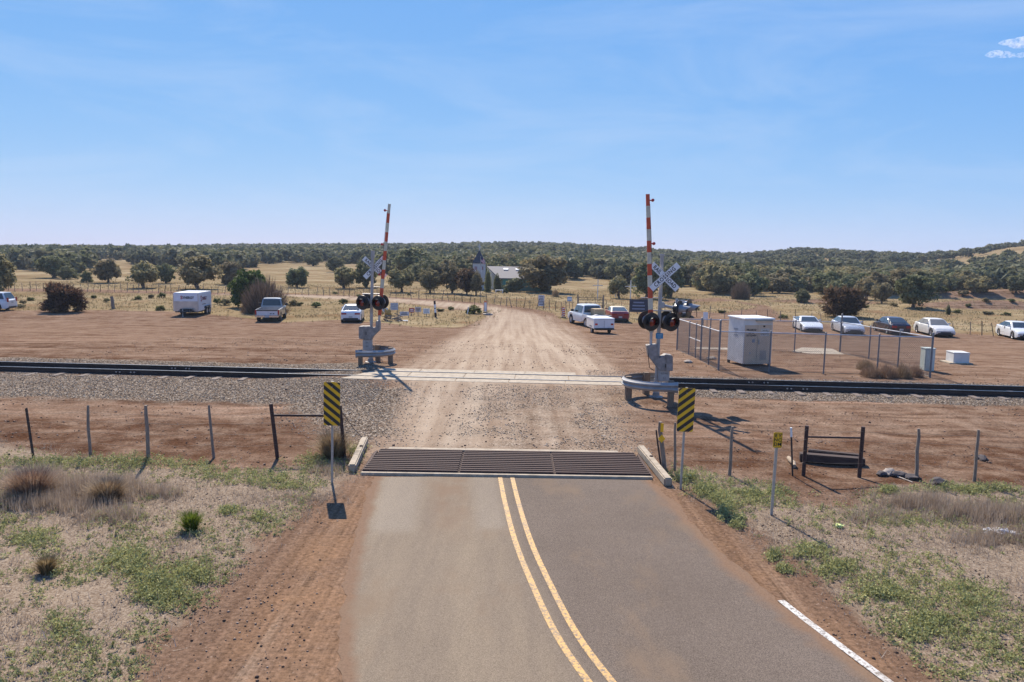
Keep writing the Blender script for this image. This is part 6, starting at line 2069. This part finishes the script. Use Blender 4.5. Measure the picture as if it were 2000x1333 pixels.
tag(tri_mesh('weeds', np.vstack(WV), np.vstack(WF), weed_m, {'tint': ('FACE', np.concatenate(WT))}), 'low grey green weeds growing through the verges', kind='stuff')

# dry grass of the far field
X, Y = inside(FIELD, 90000, rs, (-75, 75, 46, 130), 1.5)
k = (np.abs(X) < Y * .78 + 4)
X, Y = X[k][:34000], Y[k][:34000]
k = nz(X, Y, .22, 3) + .4 * nz(X, Y, .8, 8) + rs.normal(0, .15, len(X)) > -.15
X, Y = X[k], Y[k]
v, f = blades(X, Y, rs, 5, rs.uniform(.12, .36, len(X)), .016, .7)
fg = tri_mesh('field_grass', v, f, leaf_mat('field_straw', [(.15, .105, .052), (.235, .176, .095), (.33, .26, .15)], .3, 0), {'tint': ('FACE', np.repeat(np.clip(rs.normal(.5, .22, len(X)), 0, 1), 5))})
tag(fg, 'knee high dry yellow grass of the far field', kind='stuff')

def bunch(name, lab, px, py, wpx, hpx, mat, nb, spread, seed, wd=.006, cat='grass clump'):
    p = G(px, py); s = scale_at(p)
    r2 = np.random.RandomState(seed)
    w, h = wpx / s, hpx / s
    n = nb
    th = r2.uniform(0, 2 * PI, n); tl = np.abs(r2.normal(0, spread, n))
    root = np.stack([np.cos(th) * r2.uniform(0, .22, n) * w, np.sin(th) * r2.uniform(0, .22, n) * w, np.zeros(n) - .01], 1)
    d = np.stack([np.sin(tl) * np.cos(th), np.sin(tl) * np.sin(th), np.cos(tl)], 1)
    L_ = h * r2.uniform(.5, 1.05, n)
    mid = root + d * (L_ * .6)[:, None]
    tip = mid + (d + np.stack([np.cos(th) * .35, np.sin(th) * .35, -np.full(n, .15)], 1)) * (L_ * .42)[:, None]
    sd = np.stack([-np.sin(th), np.cos(th), np.zeros(n)], 1) * wd
    V = np.stack([root - sd, root + sd, mid + sd * .8, mid - sd * .8, tip], 1).reshape(-1, 3)
    b = np.arange(n)[:, None] * 5
    F = np.vstack([b + np.array((0, 1, 2)), b + np.array((0, 2, 3)), b + np.array((3, 2, 4))])
    T = np.tile(np.clip(r2.normal(.5, .25, n), 0, 1), 3)
    o = tri_mesh(name, V, F, mat, {'tint': ('FACE', T)}); o.location = p
    return tag(o, lab, cat)
bunch('green_bunchgrass', 'bright green upright clump of grass alone on the left verge', 374, 1036, 46, 44, bunch_g, 900, .42, 1)
bunch('dry_bunchgrass', 'straw coloured clump of grass with a green foot near the lower left corner', 92, 1120, 44, 40, bunch_d, 900, .42, 2)
bunch('dry_bunchgrass', 'tall tan grass stand behind the left striped marker sign', 652, 893, 76, 62, tumble_m, 1500, .5, 3, .007)
bunch('dry_bunchgrass', 'brown feathery clump of grass in the middle of the left verge', 212, 978, 90, 52, tumble_m, 1500, .55, 4, .006)
bunch('dry_bunchgrass', 'wide brown feathery clump of grass at the left edge', 62, 965, 120, 60, tumble_m, 1700, .6, 5, .006)

def tumbleweed(px, py, wpx, hpx, lab, seed):
    p = G(px, py); s = scale_at(p)
    V, F, T = twig_dome(seed, wpx / s, hpx / s, 2600)
    o = tri_mesh('tumbleweed', V, F, tumble_m, {'tint': ('FACE', T)}); o.location = p
    tag(o, lab, 'tumbleweed', 'tumbleweeds against the chain link fence')
tumbleweed(1703, 737, 44, 26, 'round tan tumbleweed at the left of the pile along the fence', 1)
tumbleweed(1732, 738, 46, 32, 'tumbleweed in the middle of the pile behind the fence post', 2)
tumbleweed(1762, 738, 46, 33, 'largest tumbleweed right of the middle of the pile along the fence', 3)
tumbleweed(1787, 736, 36, 27, 'pale tumbleweed at the right of the pile beside the corner post', 4)
tumbleweed(1690, 722, 40, 24, 'faded tumbleweed at the back left of the pile along the fence', 5)
tumbleweed(1688, 733, 20, 16, 'smallest tumbleweed at the left end of the pile along the fence', 6)
p = G(1085, 578)
tumbleweed(1085, 580, 18, 17, 'grey brown rounded scrub standing alone in front of the large juniper by the church', 7)

# ================================================================ LOOSE STONES
def stones(name, X, Y, size, mat, lab, rs, sink=.3):
    oct_v = np.array([(1, 0, 0), (-1, 0, 0), (0, 1, 0), (0, -1, 0), (0, 0, 1), (0, 0, -1)], float)
    oct_f = np.array([(0, 2, 4), (2, 1, 4), (1, 3, 4), (3, 0, 4), (2, 0, 5), (1, 2, 5), (3, 1, 5), (0, 3, 5)])
    n = len(X)
    Q = rs.normal(size=(n, 4)); Q /= np.linalg.norm(Q, axis=1)[:, None]
    w, x, y, z = Q.T
    Rm = np.stack([np.stack([1 - 2 * (y * y + z * z), 2 * (x * y - z * w), 2 * (x * z + y * w)], 1), np.stack([2 * (x * y + z * w), 1 - 2 * (x * x + z * z), 2 * (y * z - x * w)], 1), np.stack([2 * (x * z - y * w), 2 * (y * z + x * w), 1 - 2 * (x * x + y * y)], 1)], 1)
    sc = size[:, None, None] * rs.uniform(.55, 1.1, (n, 6, 1))
    V = np.einsum('nij,kj->nki', Rm, oct_v) * sc
    V[:, :, 2] *= .75
    V += np.stack([X, Y, terr(X, Y) + size * (.5 - sink)], 1)[:, None, :]
    F = (oct_f[None] + (np.arange(n) * 6)[:, None, None]).reshape(-1, 3)
    return tag(tri_mesh(name, V.reshape(-1, 3), F, mat, {'tint': ('FACE', np.repeat(rs.rand(n), 8))}), lab, kind='stuff')
stone_m = leaf_mat('crushed_stone', [(.05, .036, .029), (.21, .16, .12), (.52, .44, .36)], 0, 0)
peb_m = leaf_mat('pebble', [(.05, .03, .02), (.15, .095, .06), (.32, .245, .18)], 0, 0)

def uvpts(n, u0, u1, q0, q1):
    u = rs.uniform(u0, u1, n); q = rs.uniform(q0, q1, n)
    return TP[0] + TU[0] * u + TN[0] * q, TP[1] + TU[1] * u + TN[1] * q
Xs, Ys = [], []
for n, u0, u1, q0, q1 in ((13500, -26, uL, -4.4, -.15), (1500, uL, uL + 2, -4.4, -.75), (3500, -26, uL + .2, .1, 1.1), (4200, -26, uL + .6, 1.3, 3.3), (5200, uR + .1, 22, -1.7, -.15), (2500, uR + .2, 22, .1, 1.1), (3200, uRf + .4, 22, 1.3, 2.8)):
    x, y = uvpts(n, u0, u1, q0, q1); Xs.append(x); Ys.append(y)
x, y = inside(BALL_X, 9000, rs, (-9, -2, 18, 29), 1.2)
q = (x - TP[0]) * TN[0] + (y - TP[1]) * TN[1]; k = (q < -.72) | (q > 2.1); x, y = x[k], y[k]; Xs.append(x); Ys.append(y)
x, y = inside(GREY, 16000, rs, (-3, 6, 15, 29), .6)
k = nz(x, y, .55, 14) + .5 * nz(x, y, 1.7, 15) > -.02
k &= ~((np.abs((x - TP[0]) * TN[0] + (y - TP[1]) * TN[1] - .65) < 1.5))
Xs.append(x[k][:4200]); Ys.append(y[k][:4200])
X = np.concatenate(Xs); Y = np.concatenate(Ys)
stones('ballast', X, Y, rs.uniform(.012, .031, len(X)), stone_m, 'grey crushed stone ballast along the rails', rs)
# pebbles and clods on the dirt
X = rs.uniform(-20, 22, 30000); Y = rs.uniform(5.6, 45, 30000)
q = (X - TP[0]) * TN[0] + (Y - TP[1]) * TN[1]
X = np.concatenate([X, rs.uniform(-7, 8, 14000)]); Y = np.concatenate([Y, rs.uniform(5.8, 16, 14000)]); q = (X - TP[0]) * TN[0] + (Y - TP[1]) * TN[1]
c_d = np.full(len(X), 9.0)
for c in ctr[::8]: c_d = np.minimum(c_d, np.hypot(X - c[0], Y - c[1]))
k = ((c_d > 3.3) | (Y > 17.2)) & (np.abs(X) < Y * .72 + .6) & (np.abs(q - .75) > 1.8) & (nz(X, Y, .4, 50) + rs.normal(0, .25, len(X)) > .05)
near_guard = (Y > 14) & (Y < 17.6) & (np.abs(X) < 3.9)
k &= ~near_guard
X, Y = X[k], Y[k]
sz = np.clip(np.abs(rs.normal(0, .011, len(X))) + .006, 0, .06) * (1 + (Y > 17) * .5)
stones('pebbles', X, Y, sz, peb_m, 'loose pebbles and clods scattered over the dirt', rs)

# ================================================================ SKY, SUN, AIR, CAMERA
SUN_EL, SUN_AZ = R(45), R(-15.5)          # sun ahead of the camera, a little to the left
w = bpy.data.worlds.new('World'); SC.world = w; w.use_nodes = True
nt = w.node_tree
bg = nt.nodes['Background']
sky = nt.nodes.new('ShaderNodeTexSky'); sky.sky_type = 'NISHITA'; sky.sun_disc = False
sky.sun_elevation = SUN_EL; sky.sun_rotation = SUN_AZ
sky.altitude = 2200; sky.air_density = 1.0; sky.dust_density = .3; sky.ozone_density = 4.0
sp_ = N(nt, 'ShaderNodeSeparateColor'); cb_ = N(nt, 'ShaderNodeCombineColor')
nt.links.new(sky.outputs[0], sp_.inputs[0])
# a dusty high desert sky: flatter from zenith to horizon than the clean model
for k, (pw_, gn) in enumerate(((.82, 1.0), (.46, 2.30), (.13, 6.5))):
    nt.links.new(math_n(nt, 'MULTIPLY', math_n(nt, 'POWER', math_n(nt, 'MAXIMUM', sp_.outputs[k], .02), pw_), gn), cb_.inputs[k])
tcw = N(nt, 'ShaderNodeTexCoord'); mpw = N(nt, 'ShaderNodeMapping'); mpw.inputs['Scale'].default_value = (1.6, 1.6, 7.0); mpw.inputs['Rotation'].default_value = (.12, .25, .3)
nt.links.new(tcw.outputs['Generated'], mpw.inputs[0])
ci = N(nt, 'ShaderNodeTexNoise'); ci.inputs['Scale'].default_value = 1.6; ci.inputs['Detail'].default_value = 7; ci.inputs['Roughness'].default_value = .62; ci.inputs['Distortion'].default_value = .6
nt.links.new(mpw.outputs[0], ci.inputs['Vector'])
cir = mixc(nt, ramp(nt, ci.outputs[0], [(.45, 0.0), (.78, .34)]).outputs[0], cb_.outputs[0], (6.2, 7.2, 9.0))
nt.links.new(cir, bg.inputs[0]); bg.inputs[1].default_value = .066
sd = bpy.data.lights.new('sun', 'SUN'); sd.energy = 4.9; sd.angle = R(.53); sd.color = (1, .91, .78)
so_ = bpy.data.objects.new('sun', sd); COL.objects.link(so_)
dirv = Vector((math.sin(SUN_AZ) * math.cos(SUN_EL), math.cos(SUN_AZ) * math.cos(SUN_EL), math.sin(SUN_EL)))
so_.rotation_euler = (-dirv).to_track_quat('-Z', 'Y').to_euler()

# small cloud high on the right
def cloud():
    m = bpy.data.materials.new('cloud_vapour'); m.use_nodes = True
    nt = m.node_tree; nt.nodes.remove(nt.nodes['Principled BSDF'])
    out = nt.nodes['Material Output']
    pv = N(nt, 'ShaderNodeVolumePrincipled'); pv.inputs['Color'].default_value = (1, 1, 1, 1); pv.inputs['Anisotropy'].default_value = .3
    n = noise_node(nt, .045, 6, .7)
    nt.links.new(math_n(nt, 'MULTIPLY', ramp(nt, n.outputs[0], [(.47, 0.0), (.66, 1.0)]).outputs[0], .03), pv.inputs['Density'])
    nt.links.new(pv.outputs[0], out.inputs['Volume'])
    bm = bmesh.new()
    D = 4200.0
    r2 = np.random.RandomState(4)
    for px, py, wpx, hpx in ((1992, 84, 40, 20), (2014, 80, 40, 26), (1970, 83, 34, 9), (1944, 106, 30, 13), (1961, 107, 26, 12), (1932, 107, 16, 7), (1976, 109, 22, 7), (1995, 108, 20, 9)):
        d = ray(px, py); c = d * (D / d.y) + Vector((0, 0, CAMH)); s = FPX / D
        mt = Matrix.Translation(c) @ Matrix.Diagonal((wpx / s / 2, wpx / s / 2, hpx / s / 2, 1))
        bmesh.ops.create_icosphere(bm, subdivisions=3, radius=1, matrix=mt)
    me = bpy.data.meshes.new('cloud'); bm.to_mesh(me); bm.free(); me.materials.append(m)
    o = bpy.data.objects.new('cloud', me); COL.objects.link(o)
    tag(o, 'small white cloud at the upper right of the sky', kind='stuff')
cloud()

HAZE = 0.00027
if HAZE:
    m = bpy.data.materials.new('air_haze'); m.use_nodes = True
    nt = m.node_tree; nt.nodes.remove(nt.nodes['Principled BSDF'])
    pv = N(nt, 'ShaderNodeVolumePrincipled'); pv.inputs['Color'].default_value = (.78, .87, 1, 1); pv.inputs['Density'].default_value = HAZE; pv.inputs['Anisotropy'].default_value = 0.0
    nt.links.new(pv.outputs[0], nt.nodes['Material Output'].inputs['Volume'])
    o = MB(); o.box((0, 715, 12), (3300, 1640, 76)); h = o.build('haze', m)
    tag(h, 'thin blue haze in the air', kind='stuff')

cam = bpy.data.cameras.new('camera'); co = bpy.data.objects.new('camera', cam); COL.objects.link(co)
cam.sensor_width = 36; cam.lens = FPX / 2000 * 36; cam.clip_end = 20000; cam.clip_start = .1
co.location = (0, 0, CAMH); co.rotation_euler = (Matrix.Rotation(PI / 2 - TH, 3, 'X') @ Matrix.Rotation(ROLL, 3, 'Z')).to_euler()
SC.camera = co
vs = SC.view_settings
vs.view_transform = 'Standard'; vs.look = 'None'; vs.exposure = 0.72; vs.gamma = 1.0
